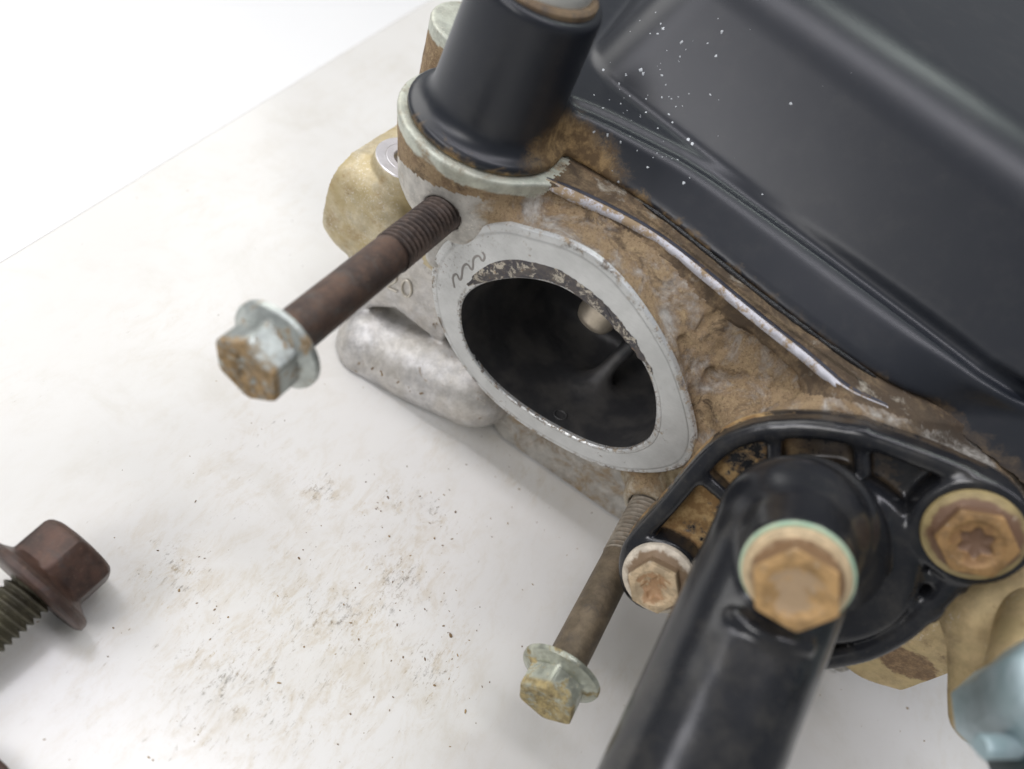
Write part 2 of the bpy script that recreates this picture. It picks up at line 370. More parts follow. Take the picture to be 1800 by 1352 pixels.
# ------------------------------------------------------------------ setting: white table top and the white floor beyond its edge
def table():
    s = NT('scuffed_white_laminate')
    sm = s.mix(s.ramp(s.noise(.12, 4, .5), .3, .7), (.715, .70, .665), (.77, .76, .73))
    # dirt lies in clusters
    cl = s.ramp(s.noise(.22, 3, .5), .42, .62)
    wide = s.ramp(s.blob(tuple(on_z(560, 1060, TZ)), (6.5, 6, 9)), 1.5, .2)
    cl2 = s.ramp(s.noise(.9, 4, .6), .45, .62)
    warp = s.mul(s.math('SUBTRACT', s.noise(.55, 7, .7, .6), .5), 3.2)
    def spot(px, py, rx, ry):
        p = on_z(px, py, TZ); return s.ramp(s.add(s.blob(tuple(p), (rx, ry, 9)), warp), 1.25, .0)
    hot = 0
    for a in ((700, 1010, 1.9, 2.6), (740, 900, 1.3, 1.0), (560, 1100, 2.6, 2.0), (760, 1150, 1.2, 1.6), (560, 860, .7, .7), (930, 850, 1.2, .6), (400, 1180, 2.4, 2.2), (300, 1000, 1.5, 1.5)):
        hot = s.math('MAXIMUM', hot, spot(*a)) if not isinstance(hot, int) else spot(*a)
    brk = s.noise(.55, 6, .65, .8)
    dens = s.mul(s.math('ADD', s.add(s.mul(cl, .22), s.mul(wide, .30)), s.mul(hot, .62), True), s.ramp(brk, .25, .60, .35, 1))
    v = s.map(scale=(2.2, 1, 1), rot=(0, 0, .35))
    fine = s.noise(3.6, 12, .86, .3, vec=v)
    th = s.math('SUBTRACT', .688, s.mul(dens, .185)); th = s.math('SUBTRACT', th, s.mul(cl2, .025))
    m = s.math('MULTIPLY', s.math('SUBTRACT', fine, th), 14, True)
    # short strokes left by dragged parts
    st = s.noise(2.6, 7, .75, .2, vec=s.map(scale=(5.0, 1, 1), rot=(0, 0, .15)))
    stm = s.mul(s.math('MULTIPLY', s.math('SUBTRACT', st, s.math('SUBTRACT', .66, s.mul(dens, .12))), 12, True), .75)
    st2 = s.noise(1.9, 8, .8, .2, vec=s.map(scale=(5, 1, 1), rot=(0, 0, -.5)))
    stm2 = s.mul(s.math('MULTIPLY', s.math('SUBTRACT', st2, s.math('SUBTRACT', .67, s.mul(dens, .11))), 10, True), .55)
    vs = s.voro(1.7, vec=s.map(scale=(1, 1.5, 1), rot=(0, 0, .4)))
    dots = s.mul(s.ramp(vs, .045, .03), s.ramp(s.noise(2.0, 2, .5), .5, .55))
    m = s.math('MAXIMUM', s.math('MAXIMUM', m, dots), s.math('MAXIMUM', stm, stm2))
    dc = s.mix(s.ramp(s.noise(1.7, 4, .6), .4, .6), (.26, .18, .09), (.17, .145, .11))
    dc = s.mix(s.ramp(s.noise(.8, 3, .6), .52, .62), dc, (.40, .28, .10))
    film = s.mul(s.mul(dens, s.ramp(s.noise(1.0, 10, .78, .4, vec=s.map(scale=(2.3, 1, 1), rot=(0, 0, .25))), .45, .66)), .62)
    col = s.mix(film, sm, (.48, .37, .20))
    grime = s.ramp(s.noise(.35, 8, .7, .4), .48, .75)
    col = s.mix(s.mul(grime, .26), col, (.50, .45, .35))
    col = s.mix(s.mul(m, .78), col, dc)
    # thin grey scratches
    sc = s.n('ShaderNodeTexWave', wave_type='BANDS', bands_direction='DIAGONAL')
    s.t.links.new(s.map(scale=(.30, .22, 1), rot=(0, 0, -.35)), sc.inputs['Vector'])
    sc.inputs['Scale'].default_value = .55; sc.inputs['Distortion'].default_value = 7; sc.inputs['Detail'].default_value = 3; sc.inputs['Detail Scale'].default_value = .5
    scr = s.mul(s.ramp(sc.outputs['Fac'], .9965, .9995), s.ramp(s.noise(.35, 3, .6), .54, .6))
    s.out(col, s.mixf(m, s.mixf(s.noise(.5, 5, .6), .15, .22), .7), 0, s.add(s.mul(m, .6), s.mul(s.noise(12, 4, .6), .15)), .25, .02)
    s.b.inputs['Specular IOR Level'].default_value = .45
    a, b = on_z(0, 455, TZ), on_z(750, 0, TZ); u = (b - a)[:2] / np.linalg.norm((b - a)[:2]); w = np.array([u[1], -u[0]])
    A = a[:2] - u * 60; B = a[:2] + u * 90
    pts = [A, A + w * 90, B + w * 90, B]
    import bmesh
    bm = bmesh.new(); vs_ = [bm.verts.new((p[0], p[1], TZ)) for p in pts]; f = bm.faces.new(vs_)
    if f.normal.z < 0: bmesh.ops.reverse_faces(bm, faces=[f])
    f.normal_update()
    if f.normal.z < 0: f.normal_flip()
    r = bmesh.ops.extrude_face_region(bm, geom=[f])
    for v_ in [e for e in r['geom'] if isinstance(e, bmesh.types.BMVert)]: v_.co.z -= 2.2
    bmesh.ops.recalc_face_normals(bm, faces=bm.faces)
    bmesh.ops.bevel(bm, geom=list(bm.edges), offset=.12, segments=4, affect='EDGES')
    me = bpy.data.meshes.new('table_top'); bm.to_mesh(me); bm.free(); me.materials.append(s.m)
    for p in me.polygons: p.use_smooth = True
    o = link(bpy.data.objects.new('table_top', me))
    mod = o.modifiers.new('n', 'WEIGHTED_NORMAL')
    tag(o, 'white laminate table top scuffed with brown dirt specks under the engine head', 'table')
    s2 = NT('white_floor'); s2.out(s2.mix(s2.noise(.05, 4), (.88, .88, .88), (.92, .92, .92)), .6, 0)
    fl = mesh_np('floor', [(-400, -400, -30), (400, -400, -30), (400, 400, -30), (-400, 400, -30)], [(0, 1, 2, 3)], s2.m, smooth=False)
    tag(fl, kind='structure')
table()

# ------------------------------------------------------------------ cylinder head
ZG = 3.1                                    # gasket rail plane
head = empty('cylinder_head', (2, 5, TZ))
tag(head, 'dirty aluminium engine cylinder head with oval port and black valve cover lying on white table', 'engine part')
HEADM = Matrix.Translation((-2, -5, -TZ))   # parts are modelled in world coordinates
head_off = empty  # (kept simple: children get the inverse offset)
def adopt(objs, parent=head):
    for o in objs:
        o.parent = parent; o.matrix_parent_inverse = parent.matrix_world.inverted() if parent.matrix_world != Matrix() else Matrix()
head.matrix_world = Matrix.Translation((2, 5, TZ))

ring_px = [(800, 338), (840, 358), (885, 388), (930, 405), (985, 420), (1030, 440), (1070, 470), (1110, 515), (1145, 565), (1172, 612), (1186, 640),
           (1202, 685), (1217, 735), (1224, 780), (1210, 815), (1180, 829), (1140, 833), (1090, 829), (1040, 815), (985, 787), (925, 752), (875, 714), (830, 668),
           (792, 612), (768, 560), (760, 520), (757, 485), (768, 462), (745, 440), (728, 425), (738, 350), (770, 340)]
ringP = smooth_poly([on_y(a, b, 0)[[0, 2]] for a, b in ring_px], 2)
oval_px = [(842, 396), (885, 392)] + ring_px[3:27] + [(762, 455), (778, 428), (806, 408)]
ovalP = smooth_poly([on_y(a, b, 0)[[0, 2]] for a, b in oval_px], 2)
bore_px = [(808, 560), (812, 525), (838, 502), (880, 491), (930, 489), (985, 503), (1030, 532), (1070, 566), (1105, 606), (1133, 642), (1150, 685), (1154, 725),
           (1148, 765), (1125, 785), (1090, 794), (1045, 785), (1000, 765), (940, 732), (885, 692), (840, 645), (816, 602)]
boreP = smooth_poly([on_y(a, b, 0)[[0, 2]] for a, b in bore_px], 2)
B1 = on_y(785, 368, 0); B2 = on_y(1136, 893, 0)

BC = boreP.mean(0)
_bx = np.linspace(-7, 7, 281, dtype=np.float32); _T = poly2(boreP, _bx[:, None], _bx[None, :])
def bore_field(G):
    k = np.clip(G.y / 4.6, 0, 1); sc = 1 - .30 * k * k
    gx = (G.x - BC[0] - .5 * k) / sc + BC[0]; gz = (G.z - BC[1] + 1.1 * k * k + .35 * k) / sc + BC[1]
    A = np.empty(G.n, np.float32)
    for iy in range(G.n[1]):
        i = np.clip((gx[:, iy, :] + 7) * 20, 0, 279.9); j = np.clip((gz[:, iy, :] + 7) * 20, 0, 279.9); a_, b_ = i.astype(int), j.astype(int); fi, fj = i - a_, j - b_
        A[:, iy, :] = _T[a_, b_] * (1 - fi) * (1 - fj) + _T[a_ + 1, b_] * fi * (1 - fj) + _T[a_, b_ + 1] * (1 - fi) * fj + _T[a_ + 1, b_ + 1] * fi * fj
    return A
g = Grid((-7.6, -3.2, -4.95), (10.6, 7.0, 3.35), .055)
Y = g.y; X = g.x; Zg = g.z
# main wall, outline read on the plane y=1.2
wall_px = [(700, 330), (930, 300), (1200, 470), (1500, 690), (1900, 800), (1900, 1300), (1690, 1245), (1600, 1228), (1530, 1205), (1470, 1180), (1380, 1120), (1240, 1010),
           (1100, 922), (1060, 900), (1000, 872), (940, 835), (890, 790), (862, 748), (850, 690), (820, 620), (800, 520), (760, 400)]
wallP = smooth_poly([on_y(a, b, 1.3)[[0, 2]] for a, b in wall_px], 1)
wallP[:, 1] = np.minimum(wallP[:, 1], ZG - .2)
f_wall = g.prism_y(wallP, 1.0, 6.0, .62)
f_neck = smax(g.prism_y(ringP + 0, .10, 3.6, .12), g.half((0, .2, 2.95), (0, .5, 1)), .5)
rail_px = [(925, 300), (960, 315), (1000, 333), (1067, 364), (1133, 400), (1183, 434), (1239, 479), (1283, 516), (1328, 553), (1372, 588), (1416, 622), (1455, 656), (1492, 688), (1560, 715), (1640, 735), (1740, 760), (1800, 800)]
railP = [on_z(a, b, ZG)[:2] for a, b in rail_px]
railP = smooth_poly(railP, 2, False)
railP = np.vstack([railP, [[10.3, 1.5], [10.3, 9], [-6, 9], [-6, 3.0]]])
f_rail = g.prism_z(railP, ZG - .45, ZG, .03)
TW = on_z(856, 216, ZG)                     # tower axis
f_boss = g.cyl((TW[0], TW[1], 1.3), (TW[0], TW[1], ZG), 1.5, 1.90, .08)
bb = on_z(842, 50, ZG); f_boss2 = g.cyl((bb[0], bb[1], 0), (bb[0], bb[1], ZG), 1.0, 1.18, .08)
f_b1 = g.cyl((B1[0], .15, B1[2]), (B1[0], 3, B1[2]), .62, .8, .1)
f_b2 = g.cyl((B2[0], .0, B2[2]), (B2[0], 3, B2[2]), .62, .85, .12)
f_stub = g.cyl(on_y(772, 448, .12), on_y(772, 448, 1.5) * [1, 0, 1] + [0, 1.5, 0], .30, .36, .1)
# left ear: thick rounded disc and its machined pad
ec = on_y(617, 393, 1.2); f_ear = g.cyl((ec[0], 1.2, ec[2]), (ec[0], 5.0, ec[2]), 1.44, 1.44, .62)
f_ear = smin(f_ear, g.cyl((ec[0] - .03, 1.75, ec[2] + .02), (ec[0], 5.0, ec[2]), 1.52, 1.54, .32), .08)
PADZ = .30
pc = on_z(718, 280, PADZ); f_pad = g.cyl((pc[0], pc[1], -1), (pc[0], pc[1], PADZ), .84, .84, .05)
f_ear_cut = g.cyl((pc[0] - .0, pc[1], PADZ), (pc[0], pc[1], PADZ + 3), 1.06, 1.06, .1)
f_ear = smax(f_ear, -f_ear_cut, .12)
# barrel boss along X
b0 = on_y(662, 606, 1.05); b1_ = on_y(836, 680, 1.05)
f_barrel = g.caps(b0, b1_, 1.15, 1.12)
ub = (b1_ - b0) / np.linalg.norm(b1_ - b0)
f_barrel = smin(f_barrel, g.cyl(b0 - ub * .55, b0 + ub * .35, 1.14, 1.21, .34), .12)
f_barrel = smin(f_barrel, g.ell(on_y(640, 660, 1.0), (.22, .3, .16)), .1)
# web wall carrying the cast number
web_px = [(660, 430), (745, 400), (800, 470), (800, 600), (755, 570), (690, 520), (600, 560), (590, 470)]
webP = smooth_poly([on_y(a, b, 1.35)[[0, 2]] for a, b in web_px], 1)
f_web = g.prism_y(webP, 1.0, 4, .12)
# lower right boss behind the outlet and column at the right edge
nq = R @ np.array([-.40, -.20, .89]); nq /= np.linalg.norm(nq)
Oc = at_depth(1430, 958, 13.85) - nq * .95    # middle of the outlet flange, its seat on the head
f_seat = g.cyl(Oc - nq * .02, Oc - nq * 5.0, 2.42, 2.7, .1)
lr = on_y(1560, 1120, .3)
low_px = [(1440, 1130), (1490, 1190), (1560, 1216), (1640, 1234), (1700, 1243), (1760, 1248), (1820, 1050), (1700, 900), (1500, 950)]
lowP = smooth_poly([on_y(a, b, -.3)[[0, 2]] for a, b in low_px], 2)
f_low = g.prism_y(lowP, -.3, 4.5, .25)
c0 = at_depth(1722, 1262, 13.9); c1 = at_depth(1728, 1080, 13.9); c2 = at_depth(1840, 1010, 13.6)
f_col = smin(g.caps(c0, c1, .52, .6), g.caps(c1, c2, .6, .9), .3)
f_col = smin(f_col, g.caps(c1, c1 + [0, 3, 0], .6), .4)
f_low = smin(f_low, f_col, .3)
f_foot = g.box((2.5, 4.8, -3.6), (5.5, 1.8, 1.4), None, .2)

body = smin(f_wall, f_neck, 1.1)
body = smin(body, f_rail, .28)
body = smin(body, f_b2, .9); body = smin(body, f_b1, .5); body = smin(body, f_boss, .5)
body = smin(body, f_web, .3); body = smin(body, f_seat, .8); body = smin(body, f_low, .5)
body = smin(body, f_boss2, .2)
ear = smin(f_ear, f_pad, .12)
body = smin(body, ear, .18); body = smin(body, f_barrel, .12); body = smin(body, f_stub, .1)
body = np.minimum(body, f_foot)
# rough, dirt-caked relief on the right, finer on the rest
mz = np.clip((X + 1.5) / 2.5, 0, 1) * np.clip((Zg + 3.5) / 1.5, .2, 1) * np.clip((Y - .15) / .5, 0, 1) * np.clip((ZG - .08 - Zg) / .5, 0, 1)
n1 = g.noise(.9, 1); n2 = g.noise(.38, 2); n3 = g.noise(.17, 3)
body = np.maximum(body, Zg - ZG)
body = body + mz * (.05 * n1 + .035 * n2 + .022 * n3) + .008 * n3 * np.clip((ZG - .1 - Zg) / .4, 0, 1)
# gullies and folds in the mud
def groove(a, b, r, depth, k=.08):
    global body
    p, q = g.hit(body, *a), g.hit(body, *b)
    if p is None or q is None: return
    v = np.array(ray(*a)); v = v / np.linalg.norm(v) * depth
    body = smax(body, -g.caps(p + v, q + v, r, r * .7), k)
def lump(a, r, sink=.3, k=.25):
    global body
    p = g.hit(body, *a)
    if p is None: return
    v = np.array(ray(*a)); v /= np.linalg.norm(v)
    body = smin(body, g.ell(p + v * sink, r), k)
lump((1325, 640), (.5, .4, .35), .38, .4)
lump((1300, 720), (.6, .5, .5), .3, .35)
lump((1360, 700), (.5, .4, .35), .25, .3)
groove((1243, 560), (1228, 585), .10, .02); groove((1262, 548), (1240, 575), .07, .0, .05)
groove((1248, 655), (1228, 735), .13, .02, .06); groove((1200, 600), (1216, 680), .12, .03, .12); groove((1216, 690), (1228, 770), .13, .04, .1)
groove((1310, 660), (1265, 675), .08, .0, .06); groove((1350, 690), (1385, 655), .07, .0, .08)
# holes
body = np.maximum(body, -np.maximum(bore_field(g) - .09, g.y - 4.75))
body = np.maximum(body, -g.cyl((B1[0], -1, B1[2]), (B1[0], 1.2, B1[2]), .43, .43, .02))
body = np.maximum(body, -g.cyl((B2[0], -1, B2[2]), (B2[0], 1.2, B2[2]), .46, .46, .02))
body = np.maximum(body, -g.cyl((pc[0], pc[1], -.5), (pc[0], pc[1], PADZ + .3), .36, .36, .02))
body = np.maximum(body, (TZ + .02) - Zg)
FB = body
parts = split_mesh(g, body, [
    ('casting', np.minimum(f_wall, np.minimum(f_foot, f_seat)), m_cast_body),
    ('port_neck', f_neck - .35, m_cast_body),
    ('gasket_rail', f_rail - .02, m_cast_mud),
    ('stud_boss', np.minimum(f_boss, f_boss2) - .05 + np.maximum(0, ZG - .42 - Zg) * (X < -3.2 + 99 * (Y > 4)), m_cast_boss),
    ('mounting_ear', ear - .02, m_cast_ear), ('barrel_boss', f_barrel - .05, m_cast_barrel),
    ('bolt_boss', f_b2 - .15, m_cast_low),
    ('cast_web', f_web - .02, m_cast_barrel), ('lower_boss', f_low - .05, m_cast_tan), ('stub', f_stub - .1, m_cast_ear)], None)
adopt(parts)
bpy.context.view_layer.update()

def mat_flange():
    s = NT('machined_port_face'); at = s.n('ShaderNodeAttribute', attribute_name='rad').outputs['Fac']; x, y, z = s.xyz()[:3]
    a = s.mix(s.ramp(s.noise(1.0, 6, .6), .3, .7), (.55, .56, .55), (.69, .70, .69))
    st = s.noise(5, 5, .65, vec=s.map(scale=(1, 1, 9), rot=(0, .75, 0)))
    a = s.mix(s.mul(s.ramp(st, .45, .7), .25), a, (.42, .42, .41))
    n = s.noise(7, 10, .82, .3)
    inner = s.mul(s.ramp(at, .16, .0), s.ramp(n, .50, .57))
    outer = s.mul(s.ramp(at, .78, 1.0), s.ramp(s.noise(2.6, 11, .8), .50, .58))
    left = s.mul(s.ramp(s.add(x, s.mul(z, -.35)), -2.6, -4.0), s.ramp(s.noise(9, 9, .85), .55, .60))
    few = s.mul(s.ramp(s.noise(2.2, 10, .8), .60, .64), .8)
    m = s.math('MAXIMUM', s.math('MAXIMUM', inner, outer), s.math('MAXIMUM', left, few))
    dcol = s.mix(s.ramp(s.noise(5, 5), .42, .58), (.10, .065, .04), (.33, .24, .14))
    a = s.mix(s.mul(s.mul(s.ramp(at, .80, .84), s.ramp(at, .90, .86)), .35), a, (.36, .36, .35))
    a = s.mix(s.mul(m, .85), a, dcol)
    return s.out(a, s.mixf(m, .36, .85), s.mixf(m, .5, 0), s.add(s.mul(s.add(s.ramp(at, .84, .87), s.ramp(at, .10, .13)), 1.6), s.add(s.mul(st, .35), s.add(s.mul(s.noise(18, 6, .8), .5), s.mul(m, .6)))), .35, .02)
def ring_plate(name, outer, inner, y0, y1, bev, mat, parent):
    """flat plate with a hole; outer and inner are closed XZ outlines, resampled radially about a centre"""
    n = 240; c = inner.mean(0)
    def resample(P):
        th = np.linspace(0, 2 * math.pi, n, endpoint=False); out = []
        Q = np.roll(P, -1, 0)
        for t in th:
            d = np.array([math.cos(t), math.sin(t)]); best = None
            for a, b in zip(P, Q):
                e = b - a; den = d[0] * -e[1] + d[1] * e[0]
                if abs(den) < 1e-12: continue
                r = a - c; u = (r[0] * -e[1] + r[1] * e[0]) / den; w = (d[0] * r[1] - d[1] * r[0]) / den
                if u > 0 and -1e-9 <= w <= 1 + 1e-9: best = u if best is None else max(best, u)
            out.append(c + d * best)
        return np.array(out)
    O, I = resample(outer), resample(inner)
    def off(P, k):
        t = np.roll(P, -1, 0) - np.roll(P, 1, 0); nn = np.stack([t[:, 1], -t[:, 0]], 1); nn /= np.linalg.norm(nn, axis=1, keepdims=True) + 1e-9
        return P + nn * k
    rows = [(I, y1), (I, y0 + bev), (off(I, bev), y0), (off(I, bev * 1.6), y0)]
    for q in (.25, .5, .75): rows.append((off(I, bev) * (1 - q) + off(O, -bev) * q, y0))
    rows += [(off(O, -bev * 1.6), y0), (off(O, -bev), y0), (off(O, -bev * .3), y0 + bev * .3), (O, y0 + bev), (off(O, .02), y1)]
    V = []
    for k, (P, y) in enumerate(rows): V += [(p[0], y, p[1]) for p in P]
    m = len(rows); Q = [(k * n + i, k * n + (i + 1) % n, (k + 1) * n + (i + 1) % n, (k + 1) * n + i) for k in range(m - 1) for i in range(n)]
    o = mesh_np(name, V, Q, mat, parent); at = o.data.attributes.new('rad', 'FLOAT', 'POINT')
    rv = [0, 0, 0, .03, .25, .5, .75, .97, 1, 1, 1, 1]; at.data.foreach_set('value', np.repeat(np.array(rv[:m], np.float32), n))
    return o, I, O
flange, rI, rO = ring_plate('port_flange', ovalP, boreP, 0, .11, .03, mat_flange(), None)
fm = flange.modifiers.new('edge', 'EDGE_SPLIT'); fm.split_angle = math.radians(40)
adopt([flange])

# ------------------------------------------------------------------ port bore (dark, sand cast) with divider, valve guide and round mark
def bore():
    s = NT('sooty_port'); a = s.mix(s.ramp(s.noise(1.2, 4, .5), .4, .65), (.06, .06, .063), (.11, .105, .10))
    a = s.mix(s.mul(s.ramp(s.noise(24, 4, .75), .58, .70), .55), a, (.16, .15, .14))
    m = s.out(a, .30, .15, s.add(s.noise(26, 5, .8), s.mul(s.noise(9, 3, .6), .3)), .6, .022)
    gb = Grid((-4.2, .02, -4.2), (4.2, 5.2, 3.2), .05)
    A = bore_field(gb)
    cavity = smax(A, gb.y - 4.6, 1.6)
    # divider rising on the right of the port between two runners
    solid = -cavity
    q0 = gb.hit(np.where(gb.y < .1, 1, solid), 1092, 620); q1 = gb.hit(np.where(gb.y < .1, 1, solid), 1010, 705)
    if q0 is not None and q1 is not None: solid = smin(solid, gb.caps(on_y(1100, 606, 2.9) + [.1, 0, 0], q1 + [.1, .9, -.1], .22, .16), .95)
    solid = smin(solid, gb.ell((-.2, 4.9, -1.4), (1.9, .9, .8)), .8)
    shell = np.maximum(solid, -(solid + .35)) if False else solid
    shell = np.maximum(np.maximum(shell, A - .2), gb.y - 5.0)
    shell = shell + .006 * gb.noise(.12, 5)
    o = sdf_mesh('port_bore', gb, shell, m, None)
    # round casting mark on the bore floor
    p = gb.hit(shell, 985, 730); objs = [o]
    if p is not None:
        nn = gb.grad(shell, np.array([p]))[0]
        MM = frame_matrix(p, nn, (0, 1, 0)); n1_, n2_ = 48, 10; V = []; Q = []
        for i in range(n1_):
            t = 2 * math.pi * i / n1_
            for j in range(n2_):
                w = 2 * math.pi * j / n2_; rr = .155 + .03 * math.cos(w); l = np.array([rr * math.cos(t), rr * math.sin(t), .03 * math.sin(w) + .005, 1]); V.append((MM @ l)[:3])
                Q.append((i * n2_ + j, ((i + 1) % n1_) * n2_ + j, ((i + 1) % n1_) * n2_ + (j + 1) % n2_, i * n2_ + (j + 1) % n2_))
        objs.append(mesh_np('casting_mark', V, Q, m, None))
    # valve guide seen up in the port roof
    gs = NT('worn_bronze'); gm = gs.out(gs.mix(gs.noise(5), (.42, .36, .28), (.74, .66, .54)), .36, .6, gs.noise(20), .2, .02)
    gc = on_y(1036, 572, 1.9); pr_ = [(0, 0, .02), (.10, 0, 0), (.30, 0, .03), (.34, 0, .10), (.36, 0, .9)]
    V = []; Q = []; d = np.array([-.1, -.25, -1.]); MM = frame_matrix(gc + d * 0, -d, (0, 1, 0)); n = 40
    prof = [(.0, 0), (.16, .0), (.18, .05), (.44, .14), (.50, .30), (.56, 1.6)]
    for r, z in prof:
        for i in range(n):
            t = 2 * math.pi * i / n; V.append((MM @ np.array([max(r, .001) * math.cos(t), max(r, .001) * math.sin(t), z, 1]))[:3])
    for k_ in range(len(prof) - 1):
        for i in range(n): Q.append((k_ * n + i, k_ * n + (i + 1) % n, (k_ + 1) * n + (i + 1) % n, (k_ + 1) * n + i))
    objs.append(mesh_np('valve_guide', V, Q, gm, None))
    adopt(objs)
bore()

# thin dark gasket residue left on the upper part of the flange
def residue():
    out = [(822, 500), (832, 484), (856, 464), (892, 455), (935, 459), (975, 471), (1010, 490), (1045, 514), (1078, 547), (1104, 582), (1124, 610), (1139, 634), (1148, 656)]
    inn = [(823, 503), (842, 499), (880, 489), (930, 487), (985, 499), (1026, 527), (1062, 556), (1086, 585), (1102, 605), (1112, 614), (1122, 628), (1136, 643), (1147, 660)]
    O = smooth_poly([on_y(a, b, 0)[[0, 2]] for a, b in out], 3, False); I = smooth_poly([on_y(a, b, 0)[[0, 2]] for a, b in inn], 3, False)
    r = np.random.default_rng(3); n = len(O); k = np.convolve(r.normal(0, .05, n + 4), [.2, .2, .2, .2, .2], 'valid')
    O = O + k[:, None] * .8; I = I + (np.convolve(r.normal(0, .05, n + 4), [.2] * 5, 'valid'))[:, None] * .6
    V = []; m = 6
    for i in range(n):
        for j in range(m + 1):
            t = j / m; p = O[i] * (1 - t) + I[i] * t; V.append((p[0], -.012 if 0 < j < m and 0 < i < n - 1 else -.002, p[1]))
    Q = [(i * (m + 1) + j, i * (m + 1) + j + 1, (i + 1) * (m + 1) + j + 1, (i + 1) * (m + 1) + j) for i in range(n - 1) for j in range(m)]
    s = NT('gasket_residue'); w = s.ramp(s.noise(3.2, 10, .8, .5), .53, .56)
    a = s.mix(s.ramp(s.noise(4, 6), .4, .6), (.075, .07, .075), (.12, .105, .095)); a = s.mix(w, a, (.52, .47, .38)); a = s.mix(s.mul(s.ramp(s.noise(6, 9, .8), .58, .62), .8), a, (.34, .22, .11))
    adopt([mesh_np('gasket_residue', V, Q, s.out(a, .7, 0, s.noise(9, 8, .8), .5, .03), None)])
residue()

# machined annulus on the ear pad, with its hole
def lathe(name, prof, mat, M, n=64, parent=None):
    V = []; Q = []
    for r, z in prof:
        for i in range(n):
            t = 2 * math.pi * i / n; V.append((r * math.cos(t), r * math.sin(t), z))
    for k in range(len(prof) - 1):
        for i in range(n): Q.append((k * n + i, k * n + (i + 1) % n, (k + 1) * n + (i + 1) % n, (k + 1) * n + i))
    o = mesh_np(name, V, Q, mat, None); o.matrix_world = Matrix(M.tolist()) if isinstance(M, np.ndarray) else M
    e = o.modifiers.new('edge', 'EDGE_SPLIT'); e.split_angle = math.radians(38)
    return o
m_pad = mat_alu('bright_machined_pad', (.80, .78, .80), .3, .0, (1, 1, 1))
T = np.eye(4); T[:3, 3] = (pc[0], pc[1], PADZ)
adopt([lathe('machined_pad', [(.82, -.1), (.82, .0), (.80, .02), (.58, .02), (.57, .012), (.55, .012), (.54, .02), (.38, .02), (.36, .0), (.35, -1.2), (.001, -1.2)], m_pad, T)])
# silver chamfer along the rail edge
def chamfer():
    P = smooth_poly([on_z(a, b, ZG)[:2] for a, b in rail_px[1:14]], 3, False)
    V = []
    t = np.gradient(P, axis=0); nn = np.stack([t[:, 1], -t[:, 0]], 1); nn /= np.linalg.norm(nn, axis=1, keepdims=True)
    n = len(P); r = np.random.default_rng(5); j1 = np.convolve(r.normal(0, .028, n + 2), [.3, .4, .3], 'valid'); j2 = np.convolve(r.normal(0, .03, n + 2), [.3, .4, .3], 'valid')
    W = []
    for i, (p, q) in enumerate(zip(P, nn)):
        w = min(1, i / 14 + .05, (n - 1 - i) / 14 + .05)
        wd = .12 * max(0, 1 - i / (n * .30)) * min(1, i / 6)
        for d, z in ((-.022 * w, .012), (.004, .012), (.034 * w + .006 + wd * .5 + j2[i] * .3, -.030 * w - wd * .22 + j2[i] * .3), (.052 * w + .008 + wd + j2[i] * .9, -.062 * w - wd * .42 + j1[i] * 1.2), (.03 + wd * .8, -.16 * w - wd * .6)): V.append((p[0] + q[0] * d, p[1] + q[1] * d, ZG + z))
        for d, z in ((-.055 - .09 * w + j1[i] * .4, .004), (-.10 * w - .05, .009), (-.036 - .02 * w, .006)): W.append((p[0] + q[0] * d, p[1] + q[1] * d, ZG + z))
    Q = [(i * 5 + j, i * 5 + j + 1, i * 5 + j + 6, i * 5 + j + 5) for i in range(n - 1) for j in range(4)]
    Q2 = [(i * 3 + j, i * 3 + j + 1, i * 3 + j + 4, i * 3 + j + 3) for i in range(n - 1) for j in range(2)]
    s1 = NT('bright_rail_edge'); x1 = s1.xyz()[0]; mk = s1.ramp(s1.add(s1.noise(2.6, 10, .8), s1.ramp(x1, .5, -2.5, 0, .07)), .50, .58)
    m1 = s1.out(s1.mix(mk, (.54, .54, .58), (.34, .25, .155)), s1.mixf(mk, .5, .85), s1.mixf(mk, .2, 0), s1.noise(14, 4, .7), .15, .02)
    s2 = NT('rail_flat_reflection'); m2 = s2.out(s2.mix(s2.ramp(s2.noise(4, 8, .8), .55, .62), (.07, .075, .10), (.20, .13, .07)), .45, .2, s2.noise(14), .3, .02)  # dark reflection on the rail flat, put into colour, with brown dirt flecks
    adopt([mesh_np('rail_chamfer', V, Q, m1, None), mesh_np('rail_flat_reflection', W, Q2, m2, None)])
chamfer()

# ------------------------------------------------------------------ raised cast number and stamped marks
def strokes(name, lines, M, w, h, mat):
    """raised rounded strokes: lines are 2D polylines in the local XY plane of M"""
    V = []; Q = []
    for L in lines:
        L = smooth_poly(L, 2, False); t = np.gradient(L, axis=0); nn = np.stack([-t[:, 1], t[:, 0]], 1); nn /= np.linalg.norm(nn, axis=1, keepdims=True) + 1e-9
        b = len(V); prof = [(-1, -.05), (-.8, .6), (-.35, 1), (.35, 1), (.8, .6), (1, -.05)]
        for p, q in zip(L, nn):
            for u, z in prof: V.append((M @ np.array([p[0] + q[0] * u * w, p[1] + q[1] * u * w, z * h, 1]))[:3])
        for i in range(len(L) - 1):
            for j in range(5): Q.append((b + i * 6 + j, b + i * 6 + j + 1, b + i * 6 + j + 7, b + i * 6 + j + 6))
    return mesh_np(name, V, Q, mat, None)
def oval(cx, cy, rx, ry): return [(cx + rx * math.cos(t), cy + ry * math.sin(t)) for t in np.linspace(0, 2 * math.pi, 17)]
m_digit = mat_alu('raised_cast_digit', (.62, .58, .50), .5, .06)
p = g.hit(FB, 712, 505)
